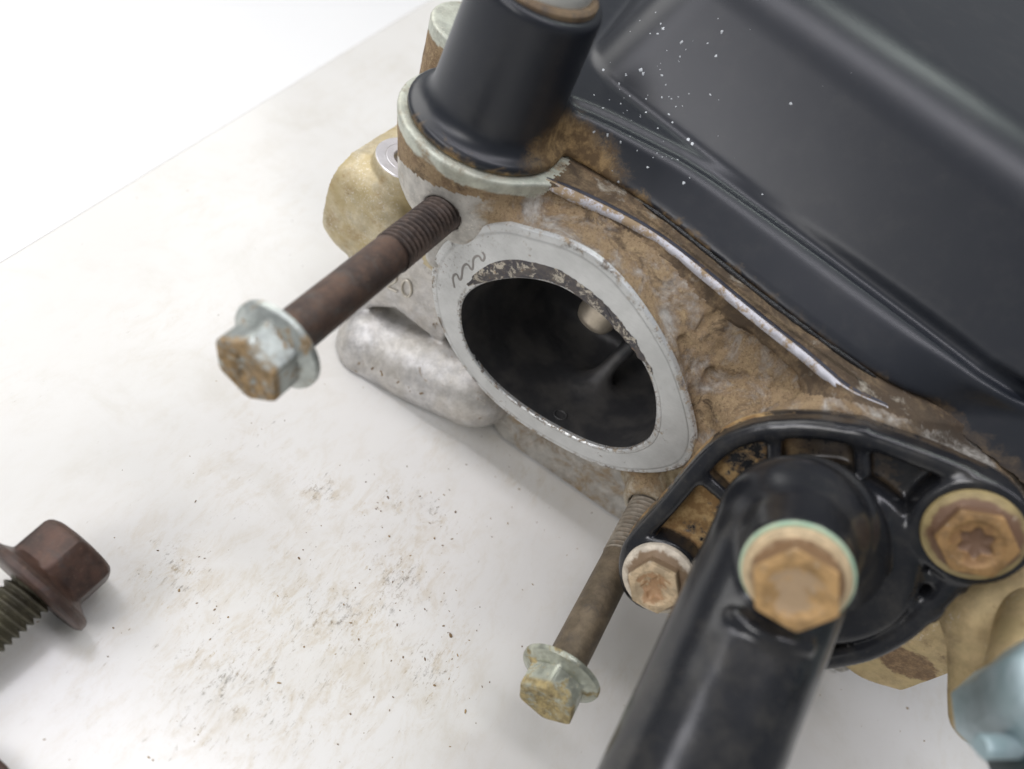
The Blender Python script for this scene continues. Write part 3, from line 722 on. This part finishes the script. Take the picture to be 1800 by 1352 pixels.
if p is not None:
    x_ = on_y(735, 517, p[1]) - on_y(690, 494, p[1]); x_ /= np.linalg.norm(x_); n_ = np.array([0, -1., 0]); y_ = np.cross(n_, x_)
    Md = np.eye(4); Md[:3, 0] = x_; Md[:3, 1] = y_; Md[:3, 2] = n_; Md[:3, 3] = p + n_ * .01
    two = [(-.55, .12), (-.50, .24), (-.38, .28), (-.27, .20), (-.28, .05), (-.42, -.12), (-.56, -.27), (-.22, -.27)]
    adopt([strokes('cast_digit', [two], Md, .035, .05, m_digit), strokes('cast_digit', [oval(.06, 0, .15, .27)], Md, .035, .05, m_digit)])
m_mark = mat_rust('stamped_mark', (.16, .10, .06), (.28, .20, .11), 0, .8, (.12, .09, .06))
def marks(pts, L, ang, w, mat, name='stamped_mark'):
    for k, (a, b) in enumerate(pts):
        p = g.hit(FB, a, b)
        if p is None: continue
        nn = g.grad(FB, np.array([p]))[0]; M = frame_matrix(p - nn * .004, nn, (0, 0, 1)); c, s_ = math.cos(ang[k % len(ang)]), math.sin(ang[k % len(ang)])
        l = L * (0.8 + .4 * ((k * 37) % 10) / 10)
        ln = [(-l * c, -l * s_), (0, .02), (l * c, l * s_)]
        if k % 3 == 1: ln = [(-l * c, -l * s_), (l * .6, -l * .1), (l * c, l * s_)]
        adopt([strokes(name, [ln], M, w, .012, mat)])
marks([(655, 648), (670, 656), (685, 664), (700, 672), (719, 684), (741, 692)], .075, (1.2, 2.2, .9), .034, m_mark)
# pencilled squiggle on the flange
def squig():
    s = NT('pencil_mark'); m = s.out((.33, .31, .29), .6, 0)
    px = [(799, 506), (795, 486), (803, 480), (808, 494), (812, 488), (813, 468), (822, 463), (829, 476), (832, 470), (831, 454), (842, 448), (848, 461), (853, 452), (848, 443)]
    M = np.eye(4); M[:3, 0] = (1, 0, 0); M[:3, 1] = (0, 0, 1); M[:3, 2] = (0, -1, 0); M[:3, 3] = (0, -.002, 0)
    adopt([strokes('pencil_mark', [[on_y(a, b, 0)[[0, 2]] for a, b in px]], M, .028, .004, m)])
squig()

# ------------------------------------------------------------------ valve cover
def cover():
    gc = Grid((-7.0, -1.2, ZG - .15), (13.5, 18.5, 7.3), .065)
    joint_px = [(905, 262), (960, 262), (1010, 285), (1060, 315), (1130, 358), (1200, 410), (1300, 490), (1400, 568), (1500, 640), (1580, 690), (1680, 724), (1800, 752)]
    J = smooth_poly([on_z(a, b, ZG + .05)[:2] for a, b in joint_px], 2, False)
    J = np.vstack([J, [[12.5, 6.5], [12.5, 22], [-6.2, 22], [-6.2, 4.2]]])
    z1, z2, z3 = 3.95, 4.12, 7.0
    r1 = [on_z(a, b, z1)[:2] for a, b in ((960, 180), (1210, 292), (1500, 498), (1800, 728))]
    B0 = ZG + .012
    P1 = smooth_poly([on_z(a, b, z1)[:2] for a, b in ((935, 195), (985, 183), (1050, 212), (1130, 252), (1210, 292), (1350, 390), (1500, 500), (1650, 612), (1750, 690), (1830, 730))], 2, False)
    P1 = np.vstack([P1, [[12.2, 6.5], [12.2, 22], [-5.9, 22], [-5.9, 4.4]]])
    tz = np.clip((gc.z - ZG) / (z1 - ZG), 0, 1)
    skirt = gc.ext(poly2(J, gc.x, gc.y) * (1 - tz) + poly2(P1, gc.x, gc.y) * tz, np.maximum(B0 - gc.z, gc.z - z1), .17)
    lip = gc.ext(poly2(J, gc.x, gc.y) + .05, np.maximum(B0 - gc.z, gc.z - ZG - .16), .04)
    # big upper body: sloped front face through two ridge lines
    a0, a1 = on_z(1260, 268, z2), on_z(1560, 497, z2); t0 = on_z(1600, 105, z3)
    nn = np.cross(a1 - a0, t0 - a0); nn /= np.linalg.norm(nn)
    if nn[1] > 0: nn = -nn
    front = gc.half(a0, nn)
    nl = np.array([-1, -.15, .45]); left = gc.half((-3.5, 4, z2), nl)
    right = gc.half((12.0, 4, z2), (1, -.3, .4))
    top = gc.z - z3
    up = smax(smax(smax(front, left, .9), right, 1.2), top, 1.0)
    # valley between skirt ledge and upper body
    d1 = poly2(J, gc.x, gc.y)
    S = smin(skirt, up, .18)
    gl = [on_z(a, b, z1)[:3] for a, b in ((975, 183), (1050, 212), (1130, 252), (1210, 292), (1350, 390), (1500, 500), (1650, 612), (1750, 690), (1860, 745))]; gl = list(smooth_poly(gl, 1, False))
    gv = None
    for p, q in zip(gl[:-1], gl[1:]):
        c_ = gc.caps(p + [0, .37, .06], q + [0, .37, .06], .17); gv = c_ if gv is None else np.minimum(gv, c_)
    S = smax(S, -gv, .16)
    tw = gc.cyl((TW[0], TW[1], B0), (TW[0] + .14, TW[1], 6.1), 1.36, 1.22, .12)
    tflange = gc.cyl((TW[0], TW[1], B0), (TW[0], TW[1], ZG + .20), 1.70, 1.70, .08)
    S = smin(S, tflange, .12); S = smin(S, tw, .5)
    S = S + .004 * gc.noise(1.3, 8)
    tw_top = (TW[0] + .14, TW[1], 6.1)
    def extra(s):
        a, b, c = g_pt
        return s.math('SUBTRACT', s.ramp(s.add(s.blob(tuple(a), b), s.mul(s.noise(2.5, 9, .75, .6), 1.5)), 1.75, 1.5), 0)
    return gc, S, tw_top, tw, tflange
gc, SC, tw_top, f_tw, f_tf = cover()
p1 = gc.hit(SC, 985, 268); g_pt = (p1 if p1 is not None else np.array((-3, 2.6, 3.2)), (1.5, 1.0, .7), 0)
def extra(s): return s.ramp(s.add(s.blob(tuple(g_pt[0]), g_pt[1]), s.mul(s.noise(2.0, 12, .8, .1), 1.9)), 2.15, 1.55)
m_cover = mat_black('black_cover_paint_muddy', (.0135, .016, .022), .34, .10, (3.12, .45), extra)
m_cover.node_tree.nodes['Principled BSDF'].inputs['Specular IOR Level'].default_value = .5
cv = split_mesh(gc, SC, [('valve_cover', np.minimum(SC, 9) * 0 + np.maximum(-f_tw, .05) * 0 + .12, m_cover), ('cover_tower', np.where(gc.z > 0, np.minimum(f_tw, f_tf), 9), m_cover)], None)
cover_o = cv[0]; adopt([cover_o]); cover_o.name = 'valve_cover'
for o in cv[1:]: o.parent = cover_o
TT = np.eye(4); TT[:3, 3] = tw_top
m_capring = mat_alu('grey_plug', (.58, .58, .54), .5, .05)
m_seal = mat_rust('brown_grommet', (.12, .08, .05), (.24, .17, .10), 0, .7, (.10, .09, .08))
for nm, prof, mt in (('tower_grommet', [(1.06, -.1), (1.06, .05), (1.0, .10), (.9, .10), (.86, -.05)], m_seal), ('tower_plug', [(.90, -.1), (.90, .22), (.85, .30), (.45, .32), (.42, .22), (.001, .20)], m_capring)):
    o = lathe(nm, prof, mt, TT); o.parent = cover_o
# black bead of sealant along the joint
s_ = NT('black_sealant'); m_bead = s_.out((.008, .008, .009), .3, 0, s_.noise(8), .6, .05)
def bead():
    px = [(1130, 358), (1165, 382), (1200, 409), (1250, 449), (1300, 489), (1350, 528), (1400, 566), (1450, 602), (1500, 637), (1540, 664)]
    P = [on_z(a, b, ZG + .24) for a, b in px]; P = smooth_poly(P, 2, False); V = []; r = np.random.default_rng(2)
    t = np.gradient(P, axis=0); t /= np.linalg.norm(t, axis=1, keepdims=True)
    for i, (p, q) in enumerate(zip(P, t)):
        n1 = np.cross(q, (0, 0, 1)); rr = (.035 + .025 * r.random()) * min(1, i / 4 + .2, (len(P) - i) / 5)
        for j in range(8):
            w = 2 * math.pi * j / 8; V.append(p + n1 * rr * math.cos(w) + np.array([0, 0, 1]) * rr * math.sin(w))
    Q = [(i * 8 + j, i * 8 + (j + 1) % 8, (i + 1) * 8 + (j + 1) % 8, (i + 1) * 8 + j) for i in range(len(P) - 1) for j in range(8)]
    adopt([mesh_np('sealant_bead', V, Q, m_bead, None)], head)
bead()
# paint flecks spattered on the cover
def flecks():
    r = np.random.default_rng(11); big = [(1126, 124, 6), (1135, 198, 7), (1088, 148, 4), (1210, 246, 9), (1217, 253, 7), (1203, 249, 6), (1288, 262, 6), (1265, 299, 5), (1182, 215, 4), (1060, 123, 4), (880, 57, 4), (1028, 309, 4), (1087, 320, 4), (1303, 471, 5), (946, 278, 3), (972, 403, 4), (1256, 338, 4), (1118, 157, 3), (1044, 167, 4), (1075, 215, 4), (1107, 169, 4), (1340, 342, 4), (1342, 345, 4), (1390, 182, 4), (1060, 190, 3)]
    pts = big + [(r.normal(1165, 48), r.normal(175, 80), r.lognormal(.55, .5)) for _ in range(240)] + [(r.uniform(1050, 1500), r.uniform(10, 520), r.uniform(.8, 2)) for _ in range(50)]
    V = []; Q = []
    for a, b, rad in pts:
        p = gc.hit(SC, a, b)
        if p is None: continue
        nn = gc.grad(SC, np.array([p]))[0]; M = frame_matrix(p, nn, (0, .3, 1)); k = len(V); R0 = rad * .0085 * np.linalg.norm(p - CAM) / 16; n = 10
        off = 1 + r.uniform(-.35, .35, n) + .35 * np.cos(np.arange(n) * 2 * math.pi / n * 2 + r.uniform(0, 6)) * r.random()
        for rr, z in ((1, -.01), (.75, R0 * .14), (.3, R0 * .2)):
            for i in range(n):
                t = 2 * math.pi * i / n; V.append((M @ np.array([rr * R0 * off[i] * math.cos(t), rr * R0 * off[i] * math.sin(t), z, 1]))[:3])
        for lv in range(2):
            for i in range(n): Q.append((k + lv * n + i, k + lv * n + (i + 1) % n, k + (lv + 1) * n + (i + 1) % n, k + (lv + 1) * n + i))
        Q.append(tuple(k + 2 * n + i for i in range(n)))
    s = NT('pale_paint_fleck'); m = s.out(s.mix(s.noise(2, 2), s.mix(s.ramp(s.noise(3, 3), .45, .55), (.13, .14, .15), (.45, .48, .50)), (.70, .73, .75)), .45, 0)
    o = mesh_np('paint_flecks', V, Q, m, None); o['kind'] = 'stuff'; o.parent = cover_o
flecks()

# ------------------------------------------------------------------ bolts
def hexr(th, ap): return ap / math.cos((th + math.pi / 6) % (math.pi / 3) - math.pi / 6)
def ring_solid(prof, n=96):
    """prof rows: (r, z, kind) kind 0 round, 1 hexagon with apothem r, 2 six-lobed"""
    V = []; Q = []
    for r, z, k in prof:
        for i in range(n):
            t = 2 * math.pi * i / n
            rr = r if k == 0 else (hexr(t, r) if k == 1 else (r * (1 + .16 * math.cos(6 * t)) if k == 2 else min(hexr(t, r), r * k)))
            zz = z
            V.append((rr * math.cos(t), rr * math.sin(t), zz))
    for j in range(len(prof) - 1):
        for i in range(n): Q.append((j * n + i, j * n + (i + 1) % n, (j + 1) * n + (i + 1) % n, (j + 1) * n + i))
    return V, Q
def head_prof(ap, fr, ft, hh, star=True):
    # from underside of flange (z=0) towards the top (+z)
    p = [(.001, 0, 0), (fr * .93, 0, 0), (fr, ft * .18, 0), (fr * 1.0, ft * .62, 0), (fr * .975, ft * .85, 0), (fr * .88, ft * 1.05, 0), (ap * 1.16, ft * 1.5, 0), (ap * 1.02, ft * 1.6, 1.13),
         (ap, ft * 1.9, 1.14), (ap, hh - .06 * ap, 1.145), (ap * .985, hh - .01, 1.10), (ap * .93, hh, 1.06), (ap * .78, hh, 0), (ap * .70, hh - .05 * ap, 0)]
    p += [(ap * .60, hh - .07 * ap, 0), (ap * .50, hh - .08 * ap, 2), (ap * .44, hh - .15 * ap, 2), (ap * .34, hh - .19 * ap, 2), (.001, hh - .20 * ap, 0)] if star else [(ap * .4, hh - .06 * ap, 0), (.001, hh - .05 * ap, 0)]
    return p
def thread(r, z0, z1, pitch, depth, n=64, taper0=0.):
    V = []; Q = []; m = int((z1 - z0) / pitch * 12)
    for k in range(m + 1):
        z = z0 + (z1 - z0) * k / m
        for i in range(n):
            f = (z / pitch - i / n) % 1; tri = abs(2 * f - 1); tri = min(max(tri * 1.35 - .12, 0), 1)
            fade = min(1, (z - z0) / (pitch * 1.6)) if taper0 else 1
            rr = r - depth * (1 - tri) * fade; t = 2 * math.pi * i / n; V.append((rr * math.cos(t), rr * math.sin(t), z))
    for k in range(m):
        for i in range(n): Q.append((k * n + i, k * n + (i + 1) % n, (k + 1) * n + (i + 1) % n, (k + 1) * n + i))
    return V, Q
def add_es(o, a=32):
    e = o.modifiers.new('edge', 'EDGE_SPLIT'); e.split_angle = math.radians(a); return o
def long_bolt(base, L, buried, dia, thr, ap, fr, hh, mats, label, roll=0., direction=(0, -1, 0), ft=.16):
    """base: where the bolt leaves the head, axis towards direction"""
    M = frame_matrix(np.array(base), np.array(direction, float), (0, 0, 1)); M = M @ np.array(Matrix.Rotation(roll, 4, 'Z'))
    root = empty('flange_bolt', mat=Matrix(M.tolist()))
    V, Q = ring_solid(head_prof(ap, fr, ft, hh)); h = add_es(mesh_np('bolt_head', np.array(V) + [0, 0, L], Q, mats[0], root))
    r = dia / 2
    V, Q = ring_solid([(r * .94, thr - .02, 0), (r * .95, thr + .05, 0), (r * .95, L - .15, 0), (r * .97, L + .01, 0)], 64); mesh_np('shank', V, Q, mats[1], root)
    V, Q = thread(r, -buried, thr, .133, .098, taper0=0); add_es(mesh_np('thread', V, Q, mats[2], root), 60)
    tag(root, label, 'bolt', 'long flange bolts sticking out of the port flange')
    return root
m_z1 = mat_zinc('dull_zinc_head', (.42, .45, .425), (.22, .15, .075), .30, .36, (5.72, 5.85))
m_z2 = mat_zinc('olive_zinc_head', (.44, .46, .38), (.24, .19, .09), .40, .32, (5.30, 5.42))
# lengths solved so that the heads fall where the photo has them
L1 = .322 * 17.6; 
long_bolt(B1, L1 - .55, 1.0, .86, 2.0, .57, .85, .82, (m_z1, m_rust, mat_rust('dark_thread', (.05, .038, .034), (.15, .11, .09), .4, .45, (.10, .085, .08))),
          'upper long bolt with dark brown rusty shank beside the oval port', .15)
long_bolt(B2, 4.75, 1.0, .86, 1.7, .56, .85, .80, (m_z2, m_tan, mat_rust('pale_thread', (.20, .17, .13), (.36, .32, .26), .3, .6, (.24, .18, .12))),
          'lower long bolt with grey brown shank, left of the black outlet pipe', .35)
# bolt lying on the table
def loose_bolt():
    fr, ap, dia = 1.18, .78, .98
    c = on_z(55, 1040, TZ + .95)         # middle of the flange
    q = on_z(-55, 1140, TZ + .75)
    d = c - q; d[2] = 0.12; d /= np.linalg.norm(d)
    M = frame_matrix(c, d, (0, 0, 1)) @ np.array(Matrix.Rotation(.25, 4, 'Z'))
    root = empty('flange_bolt', mat=Matrix(M.tolist()))
    pr = [(.001, 0, 0), (fr * .93, 0, 0), (fr, .05, 0), (fr, .15, 0), (fr * .96, .22, 0), (fr * .84, .27, 0), (ap * 1.1, .34, 0), (ap * 1.0, .40, 1.135), (ap, .98, 1.15), (ap * .985, 1.06, 1.13), (ap * .94, 1.12, 1.09), (ap * .86, 1.17, 1.03), (ap * .70, 1.18, 0), (ap * .5, 1.16, 0), (.001, 1.13, 0)]
    V, Q = ring_solid(pr); add_es(mesh_np('bolt_head', V, Q, m_rust2, root))
    V, Q = thread(dia / 2, -4.2, 0.02, .15, .085); add_es(mesh_np('thread', V, Q, mat_rust('olive_thread', (.05, .045, .03), (.12, .11, .07), .3, .5, (.08, .075, .05)), root), 60)
    tag(root, 'dark rusty flange bolt lying on the white table at the left edge of the photo', 'bolt')
loose_bolt()

# ------------------------------------------------------------------ coolant outlet
MO = frame_matrix(Oc, nq, R @ np.array([0, 1., 0]))
def loc(px, py, h=0.): # photo position on the outlet plane at height h -> local coordinates
    p = on_plane(px, py, Oc + nq * h, nq); return (p - Oc) @ MO[:3, :3]
H = .95
rim_px = [(1082, 1010), (1088, 965), (1110, 935), (1150, 893), (1180, 858), (1212, 818), (1247, 782), (1287, 757), (1335, 744), (1400, 739), (1460, 743), (1530, 757), (1600, 782),
          (1680, 812), (1745, 843), (1790, 880), (1806, 940), (1790, 985), (1755, 1020), (1712, 1025), (1688, 1050), (1650, 1090), (1600, 1133), (1545, 1163), (1490, 1178), (1430, 1184), (1360, 1180), (1290, 1150), (1235, 1100), (1190, 1082), (1130, 1078), (1095, 1050)]
rimP = smooth_poly([loc(a, b, H)[:2] for a, b in rim_px], 2)
pA = (at_depth(1392, 930, 12.75) - Oc) @ MO[:3, :3]; pB = (at_depth(1212, 1352, 11.35) - Oc) @ MO[:3, :3]
dv = pB - pA; pE = pA + dv * 1.45
lo_ = np.minimum(pE - 1.4, (-4.6, -4, -.35)); hi_ = np.maximum(pE + 1.4, (4.8, 3.2, 4.0))
go = Grid(lo_, hi_, .062)
def ol(px, py, h=0.): return loc(px, py, h)
d2 = poly2(rimP, go.x, go.y)
plate = go.ext(d2, np.maximum(-go.z, go.z - .30), .04)
rim = go.ext(np.maximum(d2, -(d2 + .37)), np.maximum(-go.z, go.z - H), .13)
hc = ol(1438, 986, H); HC = hc[:2]
hub = go.cyl((HC[0], HC[1], 0), (HC[0], HC[1], 1.0), 1.84, 1.74, .2)
bL, bR = ol(1160, 1012, H), ol(1708, 935, H)
boss = np.minimum(go.cyl((bL[0], bL[1], 0), (bL[0], bL[1], H + .04), .82, .80, .05), go.cyl((bR[0], bR[1], 0), (bR[0], bR[1], H + .06), .98, .96, .05))
OUT = smin(plate, rim, .1)
for a, b in (((1300, 900), (1232, 838)), ((1358, 840), (1362, 748)), ((1518, 840), (1512, 755)), ((1290, 1003), (1215, 1000)), ((1600, 920), (1670, 850)), ((1570, 1035), (1650, 1085)), ((1600, 1010), (1700, 1030))):
    p, q = ol(*a, H - .1), ol(*b, H - .1)
    L = np.linalg.norm((q - p)[:2]); cc = (p + q) / 2; an = math.atan2(q[1] - p[1], q[0] - p[0])
    OUT = smin(OUT, go.box((cc[0], cc[1], (H - .12) / 2), (L / 2 + .02, .13, (H - .12) / 2 + .05), np.array(Matrix.Rotation(an, 3, 'Z')), .06), .14)
OUT = smin(OUT, hub, .06); OUT = smin(OUT, boss, .12)
# elbow: neck then pipe running out to the lower left
neck = go.cyl((HC[0] - .15, HC[1] + .15, .6), (pA[0] + .1, pA[1] + .15, pA[2] - .1), 1.42, 1.24, .2)
pipe = go.cyl(pA, pE, 1.24, 1.22, .05); knee = go.caps(pA, pA + dv * .01, 1.26)
OUT = smin(OUT, neck, .10); el = smin(pipe, knee, .05); OUT = smin(OUT, el, .12)
# pad and lip for the plug on top of the pipe
CBd = R @ np.array([-.36, -.22, .90]); CBd /= np.linalg.norm(CBd); cbl = CBd @ MO[:3, :3]
pb = (at_depth(1400, 1004, 10.95) - Oc) @ MO[:3, :3]
OUT = smin(OUT, go.cyl(pb - cbl * 1.7, pb, .92, .80, .06), .15)
lps = [go.hit(el, a, b, MO) for a, b in ((1294, 1082), (1312, 1096), (1335, 1110), (1362, 1123), (1392, 1132), (1420, 1136))]
lpf = go.caps(lps[0], lps[1], .12)
for p, q in zip(lps[1:-1], lps[2:]): lpf = np.minimum(lpf, go.caps(p, q, .12))
OUT = smin(OUT, lpf, .10)
inner = go.cyl(pA + dv * 1.3, pA + dv * 2, 1.0, 1.0, .02)
OUT = np.maximum(OUT, -inner)
OUT = OUT + .006 * go.noise(.4, 4)
def outlet_mat(name, dirty):
    s = NT(name); z = s.xyz()[2]
    a = s.mix(s.mul(s.ramp(s.noise(1.3, 9, .7), .42, .70), .32), (.013, .014, .017), (.08, .074, .062))
    a = s.mix(s.mul(s.ramp(s.noise(14, 8, .8), .6, .68), .4), a, (.17, .14, .10))
    m = s.mul(s.ramp(s.add(z, s.mul(s.noise(1.8, 8, .7), .5)), .72, .58), s.mul(s.ramp(s.noise(.9, 6, .7), .44, .52), s.ramp(s.xyz()[0], .1, -.9, .12, 1))) if dirty else 0.
    a = s.mix(m, a, s.mix(s.ramp(s.noise(4, 7, .7), .4, .65), (.24, .14, .055), (.46, .31, .14)))
    return s.out(a, s.mixf(m, s.mixf(s.noise(2.5, 6, .6), .16, .28), .9), 0, s.add(s.mul(s.noise(24, 3, .6), .2), s.mul(s.noise(6, 6, .6), .4)), .12, .03)
om = split_mesh(go, OUT, [('coolant_outlet', np.minimum(np.minimum(plate, rim), np.minimum(hub, boss)), outlet_mat('glossy_black_plastic_muddy', True)), ('outlet_pipe', np.minimum(np.minimum(neck, el), go.cyl(pb - cbl * 1.3, pb, .97, .9, .06)), outlet_mat('black_pipe_plastic', False))], None)
outlet = om[0]; outlet.matrix_world = Matrix(MO.tolist()); bpy.context.view_layer.update(); adopt([outlet])
for o in om[1:]: o.parent = outlet
def cap_bolt(base_local, axis_local, ap, fr, hh, ft, mat, roll, name='mounting_bolt', label=None, star=True):
    M = frame_matrix(np.array(base_local), axis_local, (0, 1, 0)) @ np.array(Matrix.Rotation(roll, 4, 'Z'))
    V, Q = ring_solid(head_prof(ap, fr, ft, hh, star)); o = add_es(mesh_np(name, V, Q, mat, outlet)); o.matrix_local = Matrix(M.tolist())
    if label: o['label'] = label
    return o
def mat_cap(name, rim, side, top, hole, ap, hh, patch=None, rough=.5):
    s = NT(name); x, y, z = s.xyz()[:3]; r2 = s.math('SQRT', s.add(s.mul(x, x), s.mul(y, y)))
    w = s.mul(s.math('SUBTRACT', s.noise(2.4, 7, .7, .3), .5), 1.7)
    a = s.mix(s.ramp(s.noise(2.0, 7, .7), .40, .62), rim, tuple(c * .72 for c in rim))
    a = s.mix(s.mul(s.ramp(s.add(z, s.mul(w, .15)), .16, .22), s.ramp(z, hh - .02, hh - .10)), a, side)
    onhex = s.ramp(s.add(r2, s.mul(w, .12)), ap * 1.22, ap * 1.08)
    a = s.mix(s.mul(onhex, .55), a, side)
    t = s.mul(s.ramp(z, hh - .09, hh - .05), onhex)
    a = s.mix(t, a, s.mix(s.ramp(s.noise(2.6, 7, .7, .3), .42, .60), top, tuple(c * .62 for c in top)))
    h = s.ramp(s.add(r2, w), ap * .62, ap * .30)
    a = s.mix(s.mul(s.mul(h, t), .8), a, hole)
    if False:
        pm = s.mul(s.ramp(s.add(s.blob(*patch[0]), s.mul(w, 2.2)), 1.3, .5), t); a = s.mix(pm, a, patch[1])
    a = s.mix(s.mul(s.ramp(s.noise(9, 7, .8), .58, .66), .5), a, (.10, .06, .035))
    a = s.mix(s.mul(s.ramp(s.noise(5, 7, .8), .60, .68), .6), a, (.62, .56, .45))
    return s.out(a, s.mixf(s.noise(3, 5), rough - .12, rough + .15), .15, s.noise(7, 8, .75), .35, .03)
m_c1 = mat_cap('tan_zinc_head', (.74, .66, .54), (.22, .15, .09), (.60, .46, .29), (.34, .18, .08), .48, .52)
m_c2 = mat_cap('ochre_rusty_head', (.36, .28, .13), (.15, .085, .05), (.34, .20, .08), (.22, .12, .05), .56, .50)
m_c3 = mat_cap('muddy_zinc_head', (.64, .50, .31), (.22, .13, .065), (.50, .31, .13), (.38, .28, .18), .56, .56, (((0.0, .16, .50), (.40, .24, .3)), (.34, .31, .29)))
cap_bolt((bL[0], bL[1], H + .04), (0, 0, 1), .48, .76, .56, .16, m_c1, .1, label='pale tan flange bolt head with a six-lobed recess')
cap_bolt((bR[0], bR[1], H + .06), (0, 0, 1), .54, .80, .50, .16, m_c2, .4, label='brown rusty flange bolt head')
cb = cap_bolt(pb, cbl, .56, .76, .56, .12, m_c3, .0, 'plug_bolt', 'ochre hexagon bolt head with a green sealing ring', False)
s = NT('pale_green_ring'); m_green = s.out(s.mix(s.ramp(s.noise(3, 5), .4, .6), (.36, .52, .38), (.48, .58, .42)), .5, .2)
gr = lathe('sealing_ring', [(.66, -.0), (.79, -.0), (.81, .03), (.81, .07), (.79, .09), (.66, .09)], m_green, np.eye(4)); gr.parent = outlet
gr.matrix_world = Matrix(np.eye(4).tolist()); gr.matrix_local = Matrix(frame_matrix(pb, cbl, (0, 1, 0)).tolist())
for o in bpy.data.objects:
    if o.name.startswith('plug_bolt'): o.matrix_local = Matrix(frame_matrix(pb + cbl * .10, cbl, (0, 1, 0)).tolist())

# ------------------------------------------------------------------ sensor plug at the lower right corner (on the head)
def sensor():
    s = NT('grey_green_plastic'); m = s.out(s.mix(s.ramp(s.noise(1.5, 5), .4, .6), (.30, .40, .42), (.42, .52, .55)), .35, .1, s.noise(9), .2, .03)
    s2 = NT('dark_teal_plastic'); md = s2.out((.012, .03, .032), .4, 0)
    a = at_depth(1790, 1235, 11.2); b = at_depth(1835, 1040, 12.2); d = b - a
    M = frame_matrix(at_depth(1885, 1215, 10.0), R @ np.array([-.1, .55, .83]), (1, 0, 0))
    root = lathe('sensor_plug', [(.001, .22), (.66, .22), (.76, .14), (.80, 0), (.80, -1.0), (.74, -1.05), (.74, -2.2)], m, M, 8); root.modifiers.clear()
    adopt([root])
    e0 = at_depth(1880, 1215, 10.0) - (R @ np.array([-.1, .55, .83])) * 1.9; e1 = c2 + np.array([.3, .6, -.2]); dd = e0 - e1; LL = float(np.linalg.norm(dd))
    o = lathe('sensor_boss', [(.62, -.3), (.60, LL * .3), (.55, LL * .5), (.50, LL * .7), (.45, LL + .3)], m_cast_tan, frame_matrix(e1, dd, (0, 0, 1))); adopt([o])
    M2 = frame_matrix(at_depth(1925, 1385, 9.7), R @ np.array([0, .2, .98]), (1, 0, 0))
    o = lathe('plug_socket', [(.001, .1), (.45, .1), (.55, 0), (.55, -1.4)], md, M2); adopt([o])
    M3 = frame_matrix(at_depth(1738, 1312, 10.4), R @ np.array([-1, .1, .2]), (0, 0, 1))
    o = lathe('plug_latch', [(.001, .14), (.13, .14), (.17, .10), (.17, -.5), (.3, -.6), (.3, -1.2)], m, M3); adopt([o])
sensor()
# rusty washer whose rim just enters the picture at the lower left corner
s = NT('rusty_washer_steel'); 
wm = mat_rust('red_rust', (.05, .028, .022), (.10, .055, .04), .1, .7, (.07, .05, .04))
wc = on_z(-110, 1450, TZ + .1); T = np.eye(4); T[:3, 3] = (wc[0], wc[1], TZ + .004)
w = lathe('washer', [(.55, 0), (1.12, 0), (1.16, .04), (1.16, .22), (1.12, .26), (.58, .26), (.55, .22), (.55, 0)], wm, T)
tag(w, 'red brown rusty washer lying on the table, only its rim inside the lower left corner', 'washer')

def crumbs():
    r = np.random.default_rng(21); V = []; Q = []
    spots = [(700, 1010, 1.6, 90), (740, 905, .9, 50), (560, 1100, 2.4, 80), (760, 1150, 1.0, 40), (400, 1180, 2.4, 60), (930, 850, 1.0, 30), (300, 1000, 1.8, 40), (900, 1050, 2.5, 30), (1560, 1290, 1.0, 14), (520, 600, 4, 20)]
    for px, py, sd, n in spots:
        c = on_z(px, py, TZ)
        for _ in range(n // 2):
            x, y = c[0] + r.normal(0, sd), c[1] + r.normal(0, sd); q = r.lognormal(-4.45, .42); k = len(V); a = r.uniform(0, 3.14); e = r.uniform(1, 2.6)
            ring = []
            for j in range(6):
                t = j * math.pi / 3; u, w = math.cos(t) * q * e * r.uniform(.7, 1.2), math.sin(t) * q * r.uniform(.7, 1.2); ring.append((x + u * math.cos(a) - w * math.sin(a), y + u * math.sin(a) + w * math.cos(a)))
            V += [(p[0], p[1], TZ + .001) for p in ring] + [(x + (p[0] - x) * .6, y + (p[1] - y) * .6, TZ + q * r.uniform(.5, 1)) for p in ring]
            for j in range(6): Q.append((k + j, k + (j + 1) % 6, k + 6 + (j + 1) % 6, k + 6 + j))
            Q.append(tuple(k + 6 + j for j in range(6)))
    s = NT('dirt_crumb'); m = s.out(s.mix(s.ramp(s.noise(1.5, 3), .4, .6), (.16, .10, .05), (.34, .24, .12)), .9, 0)
    tag(mesh_np('dirt_crumbs', V, Q, m, smooth=False), 'brown dirt crumbs scattered over the white table top', kind='stuff')
crumbs()
